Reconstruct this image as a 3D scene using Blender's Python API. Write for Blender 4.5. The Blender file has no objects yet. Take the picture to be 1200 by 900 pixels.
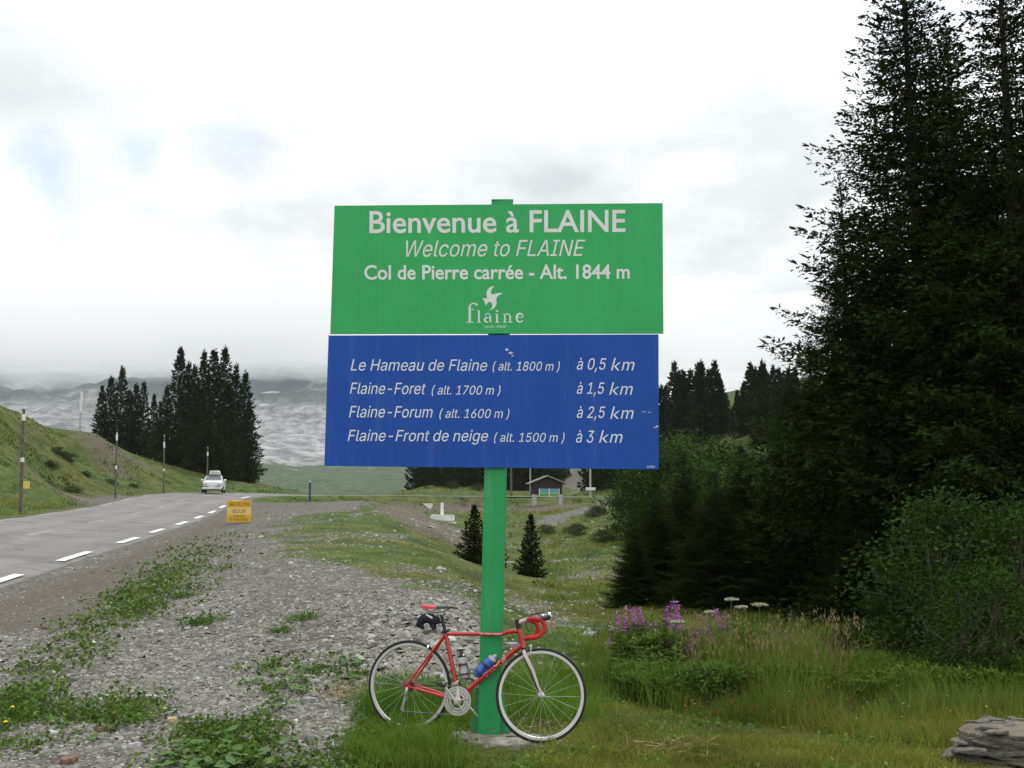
import bpy, math, os
import numpy as np
from mathutils import Vector, Matrix
R = math.radians
scene = bpy.context.scene
# ---------------------------------------------------------------- camera
F_PX, HOR = 1180.0, 592.0
TH = math.atan((HOR - 450) / F_PX)
CAM_Z = 1.6
cam = bpy.data.cameras.new('camera'); cam.lens = 36 * F_PX / 1200; cam.sensor_width = 36
cam.clip_start = 0.1; cam.clip_end = 12000
cam_ob = bpy.data.objects.new('camera', cam); scene.collection.objects.link(cam_ob)
cam_ob.location = (0, 0, CAM_Z); cam_ob.rotation_euler = (R(90) + TH, 0, 0)
scene.camera = cam_ob
scene.render.resolution_x = 1024; scene.render.resolution_y = 768
scene.view_settings.view_transform = 'Standard'; scene.view_settings.look = 'None'
scene.view_settings.exposure = 0.65; scene.view_settings.gamma = 1.0
cy = scene.cycles
cy.use_denoising = True; cy.max_bounces = 7; cy.diffuse_bounces = 3; cy.glossy_bounces = 3
cy.transmission_bounces = 4; cy.volume_bounces = 5; cy.transparent_max_bounces = 8

# ---- pixel of a 1200x900 survey frame -> ray / point (used only to take positions down when building)
def ray(px, py):
    px = np.asarray(px, float); py = np.asarray(py, float)
    u = (px - 600) / F_PX; v = (450 - py) / F_PX
    d = np.stack([u, math.cos(TH) - v * math.sin(TH), math.sin(TH) + v * math.cos(TH)], -1)
    return d / d[..., 1:2]
def P(px, py, Y):
    d = ray(px, py); return np.array([d[0] * Y, Y, CAM_Z + d[2] * Y])
def PZ(px, py, Z):
    d = ray(px, py); Y = (Z - CAM_Z) / d[2]; return np.array([d[0] * Y, Y, Z])
def direc(px, py):
    d = ray(px, py); return d / np.linalg.norm(d)

# ---------------------------------------------------------------- node helpers
class NT:
    def __init__(s, nt): s.nt = nt
    def n(s, typ, inputs=None, **kw):
        nd = s.nt.nodes.new(typ)
        for k, v in kw.items(): setattr(nd, k, v)
        for k, v in (inputs or {}).items():
            if isinstance(v, bpy.types.NodeSocket): s.nt.links.new(v, nd.inputs[k])
            else: nd.inputs[k].default_value = v
        return nd
    def link(s, a, b): s.nt.links.new(a, b)
    def math(s, op, a, b=0.0, c=0.0, clamp=False):
        nd = s.n('ShaderNodeMath', {0: a, 1: b, 2: c}, operation=op); nd.use_clamp = clamp; return nd.outputs[0]
    def mix(s, fac, a, b, blend='MIX'):
        nd = s.nt.nodes.new('ShaderNodeMix'); nd.data_type = 'RGBA'; nd.blend_type = blend
        for i, v in ((0, fac), (6, a), (7, b)):
            if isinstance(v, bpy.types.NodeSocket): s.nt.links.new(v, nd.inputs[i])
            else: nd.inputs[i].default_value = (tuple(v) + (1,)) if (i > 0 and len(v) == 3) else v
        return nd.outputs[2]
    def ramp(s, fac, stops, interp='LINEAR'):
        nd = s.n('ShaderNodeValToRGB', {0: fac}); cr = nd.color_ramp; cr.interpolation = interp
        while len(cr.elements) < len(stops): cr.elements.new(0.5)
        for e, (p, c) in zip(cr.elements, stops):
            e.position = p; e.color = (c, c, c, 1) if isinstance(c, (int, float)) else tuple(c) + (1,)
        return nd.outputs[0]
    def noise(s, vec, scale, detail=3, rough=0.5, out=0):
        i = {'Scale': scale, 'Detail': detail, 'Roughness': rough}
        if vec is not None: i['Vector'] = vec
        return s.n('ShaderNodeTexNoise', i).outputs[out]
    def sstep(s, x, a, b):
        nd = s.n('ShaderNodeMapRange', {0: x, 1: a, 2: b, 3: 0.0, 4: 1.0}, interpolation_type='SMOOTHSTEP'); return nd.outputs[0]

# ---------------------------------------------------------------- world: overcast daylight
SUN_EL, SUN_AZ = R(52), R(25)      # azimuth from +Y towards +X
world = bpy.data.worlds.new('World'); scene.world = world; world.use_nodes = True
w = NT(world.node_tree); world.node_tree.nodes.clear()
sky = w.n('ShaderNodeTexSky', sky_type='NISHITA'); sky.sun_disc = False
sky.sun_elevation = SUN_EL; sky.sun_rotation = SUN_AZ; sky.altitude = 1800
skyc = w.n('ShaderNodeVectorMath', {0: sky.outputs[0], 3: 0.12}, operation='SCALE').outputs[0]
tc = w.n('ShaderNodeTexCoord').outputs['Generated']
sep = w.n('ShaderNodeSeparateXYZ', {0: tc}); ez = sep.outputs[2]
den = w.math('ADD', w.math('MAXIMUM', ez, 0.0), 0.22)
cv = w.n('ShaderNodeCombineXYZ', {0: w.math('DIVIDE', sep.outputs[0], den), 1: w.math('DIVIDE', sep.outputs[1], den), 2: w.math('MULTIPLY', ez, 0.8)}).outputs[0]
n1 = w.noise(cv, 1.15, 7, 0.56); n2 = w.noise(cv, 3.1, 5, 0.55)
shade = w.math('ADD', w.math('MULTIPLY', n1, 0.72), w.math('MULTIPLY', n2, 0.28))
lum = w.ramp(shade, [(0.36, (0.45, 0.47, 0.48)), (0.44, (0.62, 0.635, 0.64)), (0.52, (0.86, 0.865, 0.865)), (0.70, (1.0, 1.0, 1.0))])
low = w.ramp(w.math('ADD', ez, w.math('MULTIPLY', w.math('SUBTRACT', n1, 0.5), 0.14)), [(0.04, (0.70, 0.72, 0.73)), (0.16, (0.82, 0.83, 0.835)), (0.32, (1, 1, 1))], 'EASE')
cloudc = w.mix(1.0, lum, low, 'MULTIPLY')
nrm = w.n('ShaderNodeVectorMath', {0: tc}, operation='NORMALIZE').outputs[0]
wn = w.noise(nrm, 5.5, 6, 0.6, out=1)
wob = w.n('ShaderNodeVectorMath', {0: nrm, 1: w.n('ShaderNodeVectorMath', {0: w.n('ShaderNodeVectorMath', {0: wn, 1: (0.5, 0.5, 0.5)}, operation='SUBTRACT').outputs[0], 3: 0.30}, operation='SCALE').outputs[0]}, operation='ADD').outputs[0]
def blob(px, py, r0, r1):
    d = w.n('ShaderNodeVectorMath', {0: wob, 1: tuple(direc(px, py))}, operation='DISTANCE').outputs['Value']
    return w.math('SUBTRACT', 1.0, w.sstep(d, r0, r1))
gaps = w.math('MAXIMUM', w.math('MULTIPLY', blob(150, 150, 0.0, 0.06), 0.6), w.math('MULTIPLY', blob(15, 235, 0.0, 0.06), 0.6))
gaps = w.math('MAXIMUM', gaps, w.math('MULTIPLY', blob(255, 165, 0.0, 0.08), 0.45))
gaps = w.math('MAXIMUM', gaps, w.math('MULTIPLY', blob(1085, 25, 0.0, 0.07), 0.4))
# the grey side of the big cloud on the left and the thin veil right of the sign
grey = w.math('MAXIMUM', w.math('MULTIPLY', blob(40, 170, 0.03, 0.2), 0.45), w.math('MULTIPLY', blob(850, 130, 0.02, 0.16), 0.40))
cloudc = w.mix(grey, cloudc, (0.44, 0.47, 0.49))
thin = w.mix(0.55, skyc, (0.42, 0.52, 0.72))
final = w.mix(gaps, cloudc, thin)
below = w.sstep(ez, -0.06, 0.0)
final = w.mix(below, (0.16, 0.17, 0.14), final)
bg = w.n('ShaderNodeBackground', {0: final, 1: 1.0})
wo = w.n('ShaderNodeOutputWorld', {0: bg.outputs[0]})

sun = bpy.data.lights.new('sun', 'SUN'); sun.energy = 1.5; sun.angle = R(14); sun.color = (1.0, 0.965, 0.92)
sun_ob = bpy.data.objects.new('sun', sun); scene.collection.objects.link(sun_ob)
sdir = Vector((math.sin(SUN_AZ) * math.cos(SUN_EL), math.cos(SUN_AZ) * math.cos(SUN_EL), math.sin(SUN_EL)))
sun_ob.rotation_euler = sdir.to_track_quat('Z', 'Y').to_euler(); sun_ob.location = sdir * 60

# ---------------------------------------------------------------- materials
MATS = {}
def mat(name, col, rough=0.6, metal=0.0, var=0.12, vscale=8.0, bump=0.0, bscale=40.0, spec=0.5, coat=0.0, tint=False, trans=0.0, dirt=None, streak=0.0):
    if name in MATS: return MATS[name]
    m = bpy.data.materials.new(name); m.use_nodes = True; m.node_tree.nodes.clear(); t = NT(m.node_tree)
    obj = t.n('ShaderNodeTexCoord').outputs['Object']
    nz = t.noise(obj, vscale, 4, 0.6)
    lo = tuple(c * (1 - var) for c in col); hi = tuple(min(1, c * (1 + var)) for c in col)
    c = t.mix(t.sstep(nz, 0.3, 0.7), lo, hi)
    if tint:
        at = t.n('ShaderNodeAttribute', attribute_name='tint').outputs['Color']
        c = t.mix(1.0, c, at, 'MULTIPLY')
    if dirt:
        dn = t.noise(obj, dirt[1], 6, 0.65)
        c = t.mix(t.math('MULTIPLY', t.sstep(dn, dirt[2], dirt[2] + 0.15), dirt[3]), c, dirt[0])
    if streak:
        sn = t.noise(t.n('ShaderNodeMapping', {0: obj, 'Scale': (9, 9, .7)}).outputs[0], 1.0, 6, .7)
        c = t.mix(t.math('MULTIPLY', t.sstep(sn, .45, .75), streak), c, (.10, .11, .09)); c = t.mix(t.math('MULTIPLY', t.sstep(sn, .50, .28), streak*.6), c, (.45, .47, .45))
    b = t.n('ShaderNodeBsdfPrincipled', {'Base Color': c, 'Roughness': rough, 'Metallic': metal, 'Specular IOR Level': spec, 'Coat Weight': coat})
    if bump > 0:
        bn = t.noise(obj, bscale, 4, 0.6)
        t.link(t.n('ShaderNodeBump', {'Strength': bump, 'Distance': 0.02, 'Height': bn}).outputs[0], b.inputs['Normal'])
    out = b.outputs[0]
    if trans > 0:
        tr = t.n('ShaderNodeBsdfTranslucent', {0: c})
        out = t.n('ShaderNodeMixShader', {0: trans, 1: out, 2: tr.outputs[0]}).outputs[0]
    t.link(out, t.n('ShaderNodeOutputMaterial').inputs[0])
    MATS[name] = m; return m

# ---------------------------------------------------------------- mesh helpers
COL = scene.collection
def new_obj(name, me, parent=None):
    o = bpy.data.objects.new(name, me); COL.objects.link(o)
    if parent is not None: o.parent = parent
    return o
def tag(o, label=None, cat=None, group=None, kind=None):
    if label: o['label'] = label
    if cat: o['category'] = cat
    if group: o['group'] = group
    if kind: o['kind'] = kind
    return o
def empty(name, loc=(0, 0, 0), rz=0.0, label=None, cat=None, group=None):
    o = bpy.data.objects.new(name, None); COL.objects.link(o); o.location = loc; o.rotation_euler = (0, 0, rz)
    o.empty_display_size = 0.2
    return tag(o, label, cat, group)
def mesh_np(name, V, faces, mats, smooth=False, midx=None, tint=None):
    """faces: list of int arrays (n,k)"""
    me = bpy.data.meshes.new(name); V = np.asarray(V, np.float32)
    faces = [np.asarray(f, np.int32) for f in faces if len(f)]
    me.vertices.add(len(V)); me.vertices.foreach_set('co', V.ravel())
    tot = np.concatenate([np.full(len(f), f.shape[1], np.int32) for f in faces]); li = np.concatenate([f.ravel() for f in faces])
    me.loops.add(len(li)); me.loops.foreach_set('vertex_index', li)
    me.polygons.add(len(tot)); st = np.concatenate([[0], np.cumsum(tot)[:-1]]).astype(np.int32)
    me.polygons.foreach_set('loop_start', st); me.polygons.foreach_set('loop_total', tot)
    if smooth: me.polygons.foreach_set('use_smooth', np.ones(len(tot), bool))
    if midx is not None: me.polygons.foreach_set('material_index', np.asarray(midx, np.int32))
    for m in (mats if isinstance(mats, (list, tuple)) else [mats]): me.materials.append(m)
    if tint is not None:
        a = me.color_attributes.new('tint', 'FLOAT_COLOR', 'POINT'); c = np.ones((len(V), 4), np.float32); c[:, :3] = tint
        a.data.foreach_set('color', c.ravel())
    me.update(calc_edges=True); me.validate()
    return me
class MB:
    """gathers shapes, then links them as one mesh object"""
    def __init__(s): s.V = []; s.F = []; s.M = []; s.n = 0
    def add(s, V, F, m=0):
        V = np.asarray(V, float).reshape(-1, 3)
        for f in F: s.F.append([int(i) + s.n for i in f]); s.M.append(m)
        s.V.append(V); s.n += len(V); return s
    def box(s, c, size, rot=None, m=0, bev=0.0):
        hx, hy, hz = [v / 2 for v in size]
        if bev > 0:
            b = min(bev, hx * .9, hy * .9, hz * .9); pts = []; F = []
            for sx in (-1, 1):
                for sy in (-1, 1):
                    for sz in (-1, 1):
                        pts += [(sx * hx, sy * (hy - b), sz * (hz - b)), (sx * (hx - b), sy * hy, sz * (hz - b)), (sx * (hx - b), sy * (hy - b), sz * hz)]
            idx = lambda x, y, z, a: ((x * 2 + y) * 2 + z) * 3 + a
            F += [[idx(0,0,0,0),idx(0,0,1,0),idx(0,1,1,0),idx(0,1,0,0)],[idx(1,0,0,0),idx(1,1,0,0),idx(1,1,1,0),idx(1,0,1,0)]]
            F += [[idx(0,0,0,1),idx(1,0,0,1),idx(1,0,1,1),idx(0,0,1,1)],[idx(0,1,0,1),idx(0,1,1,1),idx(1,1,1,1),idx(1,1,0,1)]]
            F += [[idx(0,0,0,2),idx(0,1,0,2),idx(1,1,0,2),idx(1,0,0,2)],[idx(0,0,1,2),idx(1,0,1,2),idx(1,1,1,2),idx(0,1,1,2)]]
            for x in (0,1):
                for y in (0,1): F.append([idx(x,y,0,0),idx(x,y,1,0),idx(x,y,1,1),idx(x,y,0,1)])
                for z in (0,1): F.append([idx(x,0,z,0),idx(x,1,z,0),idx(x,1,z,2),idx(x,0,z,2)])
            for y in (0,1):
                for z in (0,1): F.append([idx(0,y,z,1),idx(1,y,z,1),idx(1,y,z,2),idx(0,y,z,2)])
            for x in (0,1):
                for y in (0,1):
                    for z in (0,1): F.append([idx(x,y,z,0),idx(x,y,z,1),idx(x,y,z,2)])
            V = np.array(pts)
        else:
            V = np.array([(x, y, z) for x in (-hx, hx) for y in (-hy, hy) for z in (-hz, hz)])
            F = [[0,1,3,2],[4,6,7,5],[0,4,5,1],[2,3,7,6],[0,2,6,4],[1,5,7,3]]
        if rot is not None: V = V @ np.array(rot.to_3x3() if hasattr(rot, 'to_3x3') else rot).T
        return s.add(V + np.array(c), F, m)
    def tube(s, pts, r, n=8, m=0, caps=True, flat=None):
        pts = np.asarray(pts, float); k = len(pts); r = np.broadcast_to(np.asarray(r, float), (k,))
        T = np.gradient(pts, axis=0); T /= np.linalg.norm(T, axis=1)[:, None] + 1e-12
        up = np.array([0, 0, 1.]) if abs(T[0][2]) < .9 else np.array([0, 1., 0])
        a = np.cross(T[0], up); a /= np.linalg.norm(a); V = []
        ang = np.arange(n) * 2 * math.pi / n
        for i in range(k):
            a = a - T[i] * np.dot(a, T[i]); a /= np.linalg.norm(a); b = np.cross(T[i], a)
            ra = r[i]; rb = r[i] if flat is None else r[i] * flat
            V.append(pts[i] + np.outer(np.cos(ang) * ra, a) + np.outer(np.sin(ang) * rb, b))
        V = np.concatenate(V); F = []
        for i in range(k - 1):
            for j in range(n):
                j2 = (j + 1) % n; F.append([i*n+j, i*n+j2, (i+1)*n+j2, (i+1)*n+j])
        if caps: F.append(list(range(n))[::-1]); F.append([(k-1)*n + j for j in range(n)])
        return s.add(V, F, m)
    def lathe(s, prof, n=32, origin=(0,0,0), axis='y', m=0, closed=False):
        """prof: (radius, along-axis) pairs"""
        V = []; k = len(prof)
        for j in range(n):
            c, q = math.cos(2*math.pi*j/n), math.sin(2*math.pi*j/n)
            for (r_, h) in prof:
                V.append({'y': (r_*c, h, r_*q), 'z': (r_*c, r_*q, h), 'x': (h, r_*c, r_*q)}[axis])
        F = []
        kk = k if closed else k - 1
        for j in range(n):
            j2 = (j+1) % n
            for i in range(kk):
                i2 = (i+1) % k; F.append([j*k+i, j2*k+i, j2*k+i2, j*k+i2])
        return s.add(np.array(V) + np.array(origin), F, m)
    def prism(s, poly, y0, y1, m=0):
        """poly in (x,z) extruded along y"""
        n = len(poly); V = [(p[0], y0, p[1]) for p in poly] + [(p[0], y1, p[1]) for p in poly]
        F = [list(range(n)), list(range(2*n-1, n-1, -1))] + [[i, (i+1)%n + 0, (i+1)%n + n, i+n][::-1] for i in range(n)]
        return s.add(V, F, m)
    def mesh(s, name, mats, smooth=False):
        me = bpy.data.meshes.new(name); V = np.concatenate(s.V)
        me.from_pydata(V.tolist(), [], s.F)
        for mm in (mats if isinstance(mats, (list, tuple)) else [mats]): me.materials.append(mm)
        me.polygons.foreach_set('material_index', s.M)
        if smooth:
            me.polygons.foreach_set('use_smooth', [True] * len(s.F))
            try: me.set_sharp_from_angle(angle=R(40))
            except Exception: pass
        me.update(); return me
    def build(s, name, mats, parent=None, smooth=False):
        return new_obj(name, s.mesh(name, mats, smooth), parent)

# ---------------------------------------------------------------- numpy noise
def _hash(ix, iy, seed):
    h = (ix.astype(np.int64) * 374761393 + iy.astype(np.int64) * 668265263 + seed * 144665) & 0xffffffff
    h = ((h ^ (h >> 13)) * 1274126177) & 0xffffffff
    return ((h ^ (h >> 16)) & 0xffff) / 65535.0
def vnoise(x, y, seed=0):
    x = np.asarray(x, float); y = np.asarray(y, float)
    ix = np.floor(x); iy = np.floor(y); fx = x - ix; fy = y - iy; ix = ix.astype(np.int64); iy = iy.astype(np.int64)
    fx = fx*fx*(3-2*fx); fy = fy*fy*(3-2*fy)
    a = _hash(ix, iy, seed); b = _hash(ix+1, iy, seed); c = _hash(ix, iy+1, seed); d = _hash(ix+1, iy+1, seed)
    return (a*(1-fx)+b*fx)*(1-fy) + (c*(1-fx)+d*fx)*fy
def fbm(x, y, oct=4, seed=0, gain=0.5):
    s = 0; a = 1; t = 0
    for o in range(oct):
        s = s + a * vnoise(x * 2**o + 17.3*o, y * 2**o - 9.1*o, seed + o); t += a; a *= gain
    return s / t - 0.5
def smooth01(x): x = np.clip(x, 0, 1); return x*x*(3-2*x)
# ================================================================ TERRAIN
def catmull(p, n=12):
    p = np.array(p, float); out = []
    for i in range(len(p) - 1):
        p0 = p[max(i-1, 0)]; p1 = p[i]; p2 = p[i+1]; p3 = p[min(i+2, len(p)-1)]
        for t in np.linspace(0, 1, n, endpoint=False):
            out.append(0.5*((2*p1) + (-p0+p2)*t + (2*p0-5*p1+4*p2-p3)*t*t + (-p0+3*p1-3*p2+p3)*t**3))
    out.append(p[-1]); return np.array(out)
# right edge line of the road (x, y, z)
RE = catmull([(-4.8,-12,-.75),(-7.65,5,-.42),(-9.5,15,-.17),(-10.6,21.3,.01),(-11.75,27.7,.215),(-12.7,34.1,.43),(-14.0,40.5,.58),(-15.1,46.9,.77),(-16.3,53.3,.97),
              (-17.5,59.7,1.2),(-18.7,66,1.5),(-19.9,73,1.9),(-20.6,80,2.25),(-20.0,87,2.45),(-16.5,93,2.5),(-10.5,96.5,2.5),(-2,98,2.47),(8,99.5,2.42),(18,101.5,2.4),(30,105,2.4),(44,110,2.6),(60,116,3)], 10)
ROAD_W = 6.6
_t = np.gradient(RE[:, :2], axis=0); _t /= np.linalg.norm(_t, axis=1)[:, None]
_nrm = np.stack([-_t[:, 1], _t[:, 0]], 1)      # to the left of travel
_sup = 0.055
RS = np.interp(RE[:,1], [70, 92, 97], [_sup, .03, -.01]); RS = np.where((RE[:,0] > -18) & (RE[:,1] > 85), -.01, RS)
def road_dist(X, Y):
    """signed lateral offset left of the right edge line, and height of the right edge there"""
    X = np.asarray(X, float); Y = np.asarray(Y, float); sh = X.shape; X = X.ravel(); Y = Y.ravel()
    off = np.full(X.shape, 1e9); zz = np.zeros(X.shape); road_dist.sup = np.zeros(X.shape); best = np.full(X.shape, 1e18)
    for i in range(len(RE)):
        dx = X - RE[i, 0]; dy = Y - RE[i, 1]; d = dx*dx + dy*dy; m = d < best
        best[m] = d[m]; off[m] = (dx*_nrm[i,0] + dy*_nrm[i,1])[m]; road_dist.sup[m] = RS[i]; zz[m] = (RE[i,2] + 0*dx)[m]
        al = (dx*_t[i,0] + dy*_t[i,1])
        if 0 < i < len(RE)-1:
            g = (RE[i+1,2]-RE[i-1,2]) / np.linalg.norm(RE[i+1,:2]-RE[i-1,:2]); zz[m] += (g*al)[m].clip(-.3,.3)
    far = np.sqrt(best) > np.abs(off) + 3
    road_dist.sup = road_dist.sup.reshape(sh); off[far] = np.sign(off[far]) * np.sqrt(best[far])
    return off.reshape(sh), zz.reshape(sh)

C = []
def cy_(px, py, Y): C.append(P(px, py, Y))
def cz_(px, py, Z): C.append(PZ(px, py, Z))
for a in [(-6,2,-.12),(0,2,-.12),(6,2,-.18),(0,-4,-.12),(-12,-6,-.6),(15,-4,-.3),(-3,5,-.1),(3,5.5,-.14),(14,4,-.25),(-14,6,-.3)]: C.append(np.array(a, float))
cy_(640,590,92); cy_(668,591,92); cy_(615,594,92); cy_(640,600,84); cy_(479,857,7.86); cy_(635,871,7.57); cy_(570,862,7.80)
for a in [(300,760,.06),(200,800,.0),(100,860,-.06),(300,870,-.08),(0,800,-.05),(100,740,.03),(430,880,-.1),(450,760,.1),(530,750,.16),(400,800,.0),
          (650,800,-.2),(680,860,-.16),(800,860,-.14),(900,880,-.12),(1150,880,-.05),(760,800,-.2),(1000,820,-.2),(1180,800,-.15),(720,760,-.32)]: cz_(*a)
for a in [(290,590,72),(350,590,68),(430,586,66),(300,600,55),(350,600,50),(420,600,45),(300,620,40),(400,620,34),(455,610,40),(480,625,30),(515,650,22),(545,680,16.5),(556,705,12.8),
          (500,720,12),(430,700,13.5),(350,700,14),(350,650,22),(250,650,24),(200,700,15.5),(60,700,17.5),(130,660,22),
          (480,604,50),(510,622,40),(545,660,26),(560,690,17),
          (560,648,42),(556,622,62),(535,628,50),(620,690,31),(553,665,38),(600,720,20),(640,740,15.5),(690,700,22),(700,660,32),(700,625,50),(640,640,50),(630,614,70),(645,605,76),
          (700,594,98),(738,584,112),(600,602,82),(560,600,85),(505,600,75),(525,612,72),(640,582,122),(600,578,135),(560,571,150),(700,578,140),(672,552,190),(740,562,165),
          (800,560,110),(810,515,130),(880,508,110),(950,520,85),(780,470,200),(900,450,200),(1100,500,120),(1200,480,120),
          (760,700,21),(850,700,21),(960,720,18),(1100,710,18),(1200,730,15),(900,640,40),(1100,640,36),(1200,600,45),(830,760,13),(960,770,12.5),(1100,790,11.5),
          (500,568,150),(470,575,135)]: cy_(*a)
for a in [(0,590,52),(60,577,70),(0,475,72),(45,490,80),(110,503,92),(150,530,102),(200,545,112),(250,556,118),(300,563,118),(330,574,108),(100,555,86),(150,581,80),(200,576,90),
          (25,596,50),(40,530,72),(0,540,60),(-100,590,45),(-100,480,62),(-250,500,55),(-250,600,38),(90,540,84)]: cy_(*a)
for a in [(-60,135,5),(-85,120,9),(-38,145,2.5),(-28,132,1.8),(-15,125,1.6),(0,128,2.0),(-18,160,-2),(-30,230,-14),(-70,300,-26),(0,300,-10),(-150,300,-20),(-150,150,10),(-110,90,12),(-100,40,5),
          (40,300,14),(90,300,34),(160,300,46),(0,220,6),(150,120,22),(120,60,10),(60,30,1.0),(120,10,1),(-60,10,.5),(-60,-6,0),(60,-6,-.3),(20,420,0),(150,420,40),(-100,420,-40)]: C.append(np.array(a, float))
C = np.array(C)
def st(X, Y):
    Yc = np.maximum(Y, -7.0) + 12.0; return X / Yc * 1.6, np.log(Yc)
_cs, _ct = st(C[:,0], C[:,1]); _S = np.stack([_cs, _ct], 1)
_D = np.linalg.norm(_S[:,None]-_S[None], axis=2)
_A = np.zeros((len(C)+3,)*2); _A[:len(C),:len(C)] = _D - 0.004*np.eye(len(C)); _A[:len(C),-3:] = np.c_[np.ones(len(C)), _S]; _A[-3:,:len(C)] = _A[:len(C),-3:].T
_W = np.linalg.solve(_A, np.r_[C[:,2], 0,0,0])
def h_rbf(X, Y):
    s, t = st(X, Y); out = np.empty(s.size); s = s.ravel(); t = t.ravel()
    for i in range(0, s.size, 4000):
        d = np.hypot(s[i:i+4000,None]-_S[None,:,0], t[i:i+4000,None]-_S[None,:,1])
        out[i:i+4000] = d @ _W[:len(C)] + _W[-3] + _W[-2]*s[i:i+4000] + _W[-1]*t[i:i+4000]
    return out.reshape(X.shape)
def height0(X, Y):
    z = h_rbf(X, Y)
    n = 0.012*fbm(X*3.1, Y*3.1, 3, 5) + 0.05*fbm(X*.7, Y*.7, 3, 9)
    amp = np.clip((Y-20)/60, 0, 1)
    n = n + amp*(0.5*fbm(X*.16, Y*.16, 4, 3) + .25*fbm(X*.6, Y*.6, 3, 31))
    off, zr = road_dist(X, Y)
    on = (off > -0.6) & (off < ROAD_W + 0.5)
    zroad = zr + road_dist.sup*np.clip(off, -.6, ROAD_W+.5)
    dd = np.where(off < 0, -off - 0.6, off - ROAD_W - .5)
    k = smooth01(np.clip(dd, 0, 99) / 2.2); k = np.where(on, 0, k)
    return np.where(True, (zroad - 0.035)*(1-k) + (z + n)*k, 0)
def _graded(a, b, fine, grow, c0=0.0):
    v = [c0]; s = fine
    while v[-1] < b: v.append(v[-1] + s); s = s*grow
    u = [c0]; s = fine
    while u[-1] > a: u.append(u[-1] - s); s = s*grow
    return np.array(sorted(set(u + v)))
XS = np.concatenate([_graded(-190, -4.6, .16, 1.0288, -4.7)[:-1], np.arange(-4.6, 5.4, .11), _graded(5.5, 190, .16, 1.032, 5.5)[1:]])
XS = np.unique(np.round(XS, 4)); XS = XS[np.r_[True, np.diff(XS) > .03]]
YS = np.concatenate([np.arange(-10, 4.6, .6), np.arange(4.7, 12, .1), _graded(12, 430, .12, 1.0205, 12.05)])
YS = np.unique(np.round(YS, 4)); YS = YS[np.r_[True, np.diff(YS) > .03]]
GX, GY = np.meshgrid(XS, YS); GZ = height0(GX, GY)
def ground_z(X, Y):
    X = np.clip(np.asarray(X, float), XS[0], XS[-1]-1e-6); Y = np.clip(np.asarray(Y, float), YS[0], YS[-1]-1e-6)
    i = np.searchsorted(XS, X, 'right')-1; j = np.searchsorted(YS, Y, 'right')-1
    i = np.clip(i, 0, len(XS)-2); j = np.clip(j, 0, len(YS)-2)
    fx = (X-XS[i])/(XS[i+1]-XS[i]); fy = (Y-YS[j])/(YS[j+1]-YS[j])
    return (GZ[j,i]*(1-fx)+GZ[j,i+1]*fx)*(1-fy)+(GZ[j+1,i]*(1-fx)+GZ[j+1,i+1]*fx)*fy
def hit(px, py, ymin=3.0, ymax=400.0):
    """where the line of sight through a survey pixel meets the ground"""
    d = ray(np.atleast_1d(px), np.atleast_1d(py)); n = len(d); Yh = np.full(n, np.nan); prev = np.full(n, ymin)
    Y = ymin
    while Y < ymax:
        Y2 = Y*1.02; m = np.isnan(Yh); 
        if not m.any(): break
        z = CAM_Z + d[m,2]*Y2; g = ground_z(d[m,0]*Y2, np.full(m.sum(), Y2)); hh = z <= g
        idx = np.where(m)[0][hh]; Yh[idx] = Y2; prev[idx] = Y; Y = Y2
    lo = prev.copy(); hi = np.where(np.isnan(Yh), prev, Yh)
    for _ in range(14):
        mid = (lo+hi)/2; g = CAM_Z + d[:,2]*mid <= ground_z(d[:,0]*mid, mid); hi = np.where(g, mid, hi); lo = np.where(g, lo, mid)
    X = d[:,0]*hi; return np.stack([X, hi, ground_z(X, hi)], 1), ~np.isnan(Yh)
def G(px, py):
    p, ok = hit([px], [py]); return p[0]
def inpoly(X, Y, poly):
    c = np.zeros(X.shape, bool); n = len(poly)
    for i in range(n):
        x1,y1 = poly[i]; x2,y2 = poly[(i+1)%n]
        m = ((y1 > Y) != (y2 > Y)) & (X < (x2-x1)*(Y-y1)/(y2-y1+1e-12)+x1); c ^= m
    return c
def gpoly(pts): return [tuple(G(*p)[:2]) for p in pts]
# plots of bare gravel, dirt, moss (outline taken on the ground)
off_g, _ = road_dist(GX, GY)
PX_GRAVEL = gpoly([(-60,905),(-60,640),(0,640),(265,596),(292,588),(345,589),(430,590),(400,600),(375,612),(352,628),(362,650),(420,668),(470,688),(545,700),(566,712),(566,800),(520,812),(470,790),(425,800),(420,905)])
PX_GRAVEL += [( -3, 3), (-9, 3)]
PX_EMB = gpoly([(432,590),(470,590),(560,628),(552,655),(520,640),(490,618),(455,606)])
PX_EMB2 = [(-16,91.2),(-8,94.6),(0,96),(12,97.4),(12,88),(2,84),(-6,84),(-14,86)]
MOSS = [gpoly(p) for p in ([(255,622),(272,620),(235,650),(225,680),(190,715),(120,730),(60,795),(35,790),(90,740),(120,705),(170,680),(205,650)],
     [(-40,818),(20,812),(48,830),(30,850),(0,880),(-40,890)], [(292,612),(345,606),(400,600),(375,640),(400,665),(330,660),(300,690),(285,650)],
     [(390,600),(440,603),(520,655),(548,690),(500,688),(430,655),(385,625)], [(55,850),(90,825),(150,830),(130,855),(80,865)])]
WEED = [gpoly(p) for p in ([(300,800),(335,778),(430,776),(440,820),(400,805),(350,815),(330,830)], [(170,905),(200,870),(290,850),(330,905)], [(330,905),(420,862),(470,840),(560,850),(560,905)])]
TRACK = gpoly([(628,606),(655,602),(700,591),(736,581),(742,585),(705,597),(668,606),(655,616),(634,618)])
TRACK2 = catmull([(9.4,141),(12,150),(11.5,160),(10.5,172),(12.5,185),(12.6,205)], 6)
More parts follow.
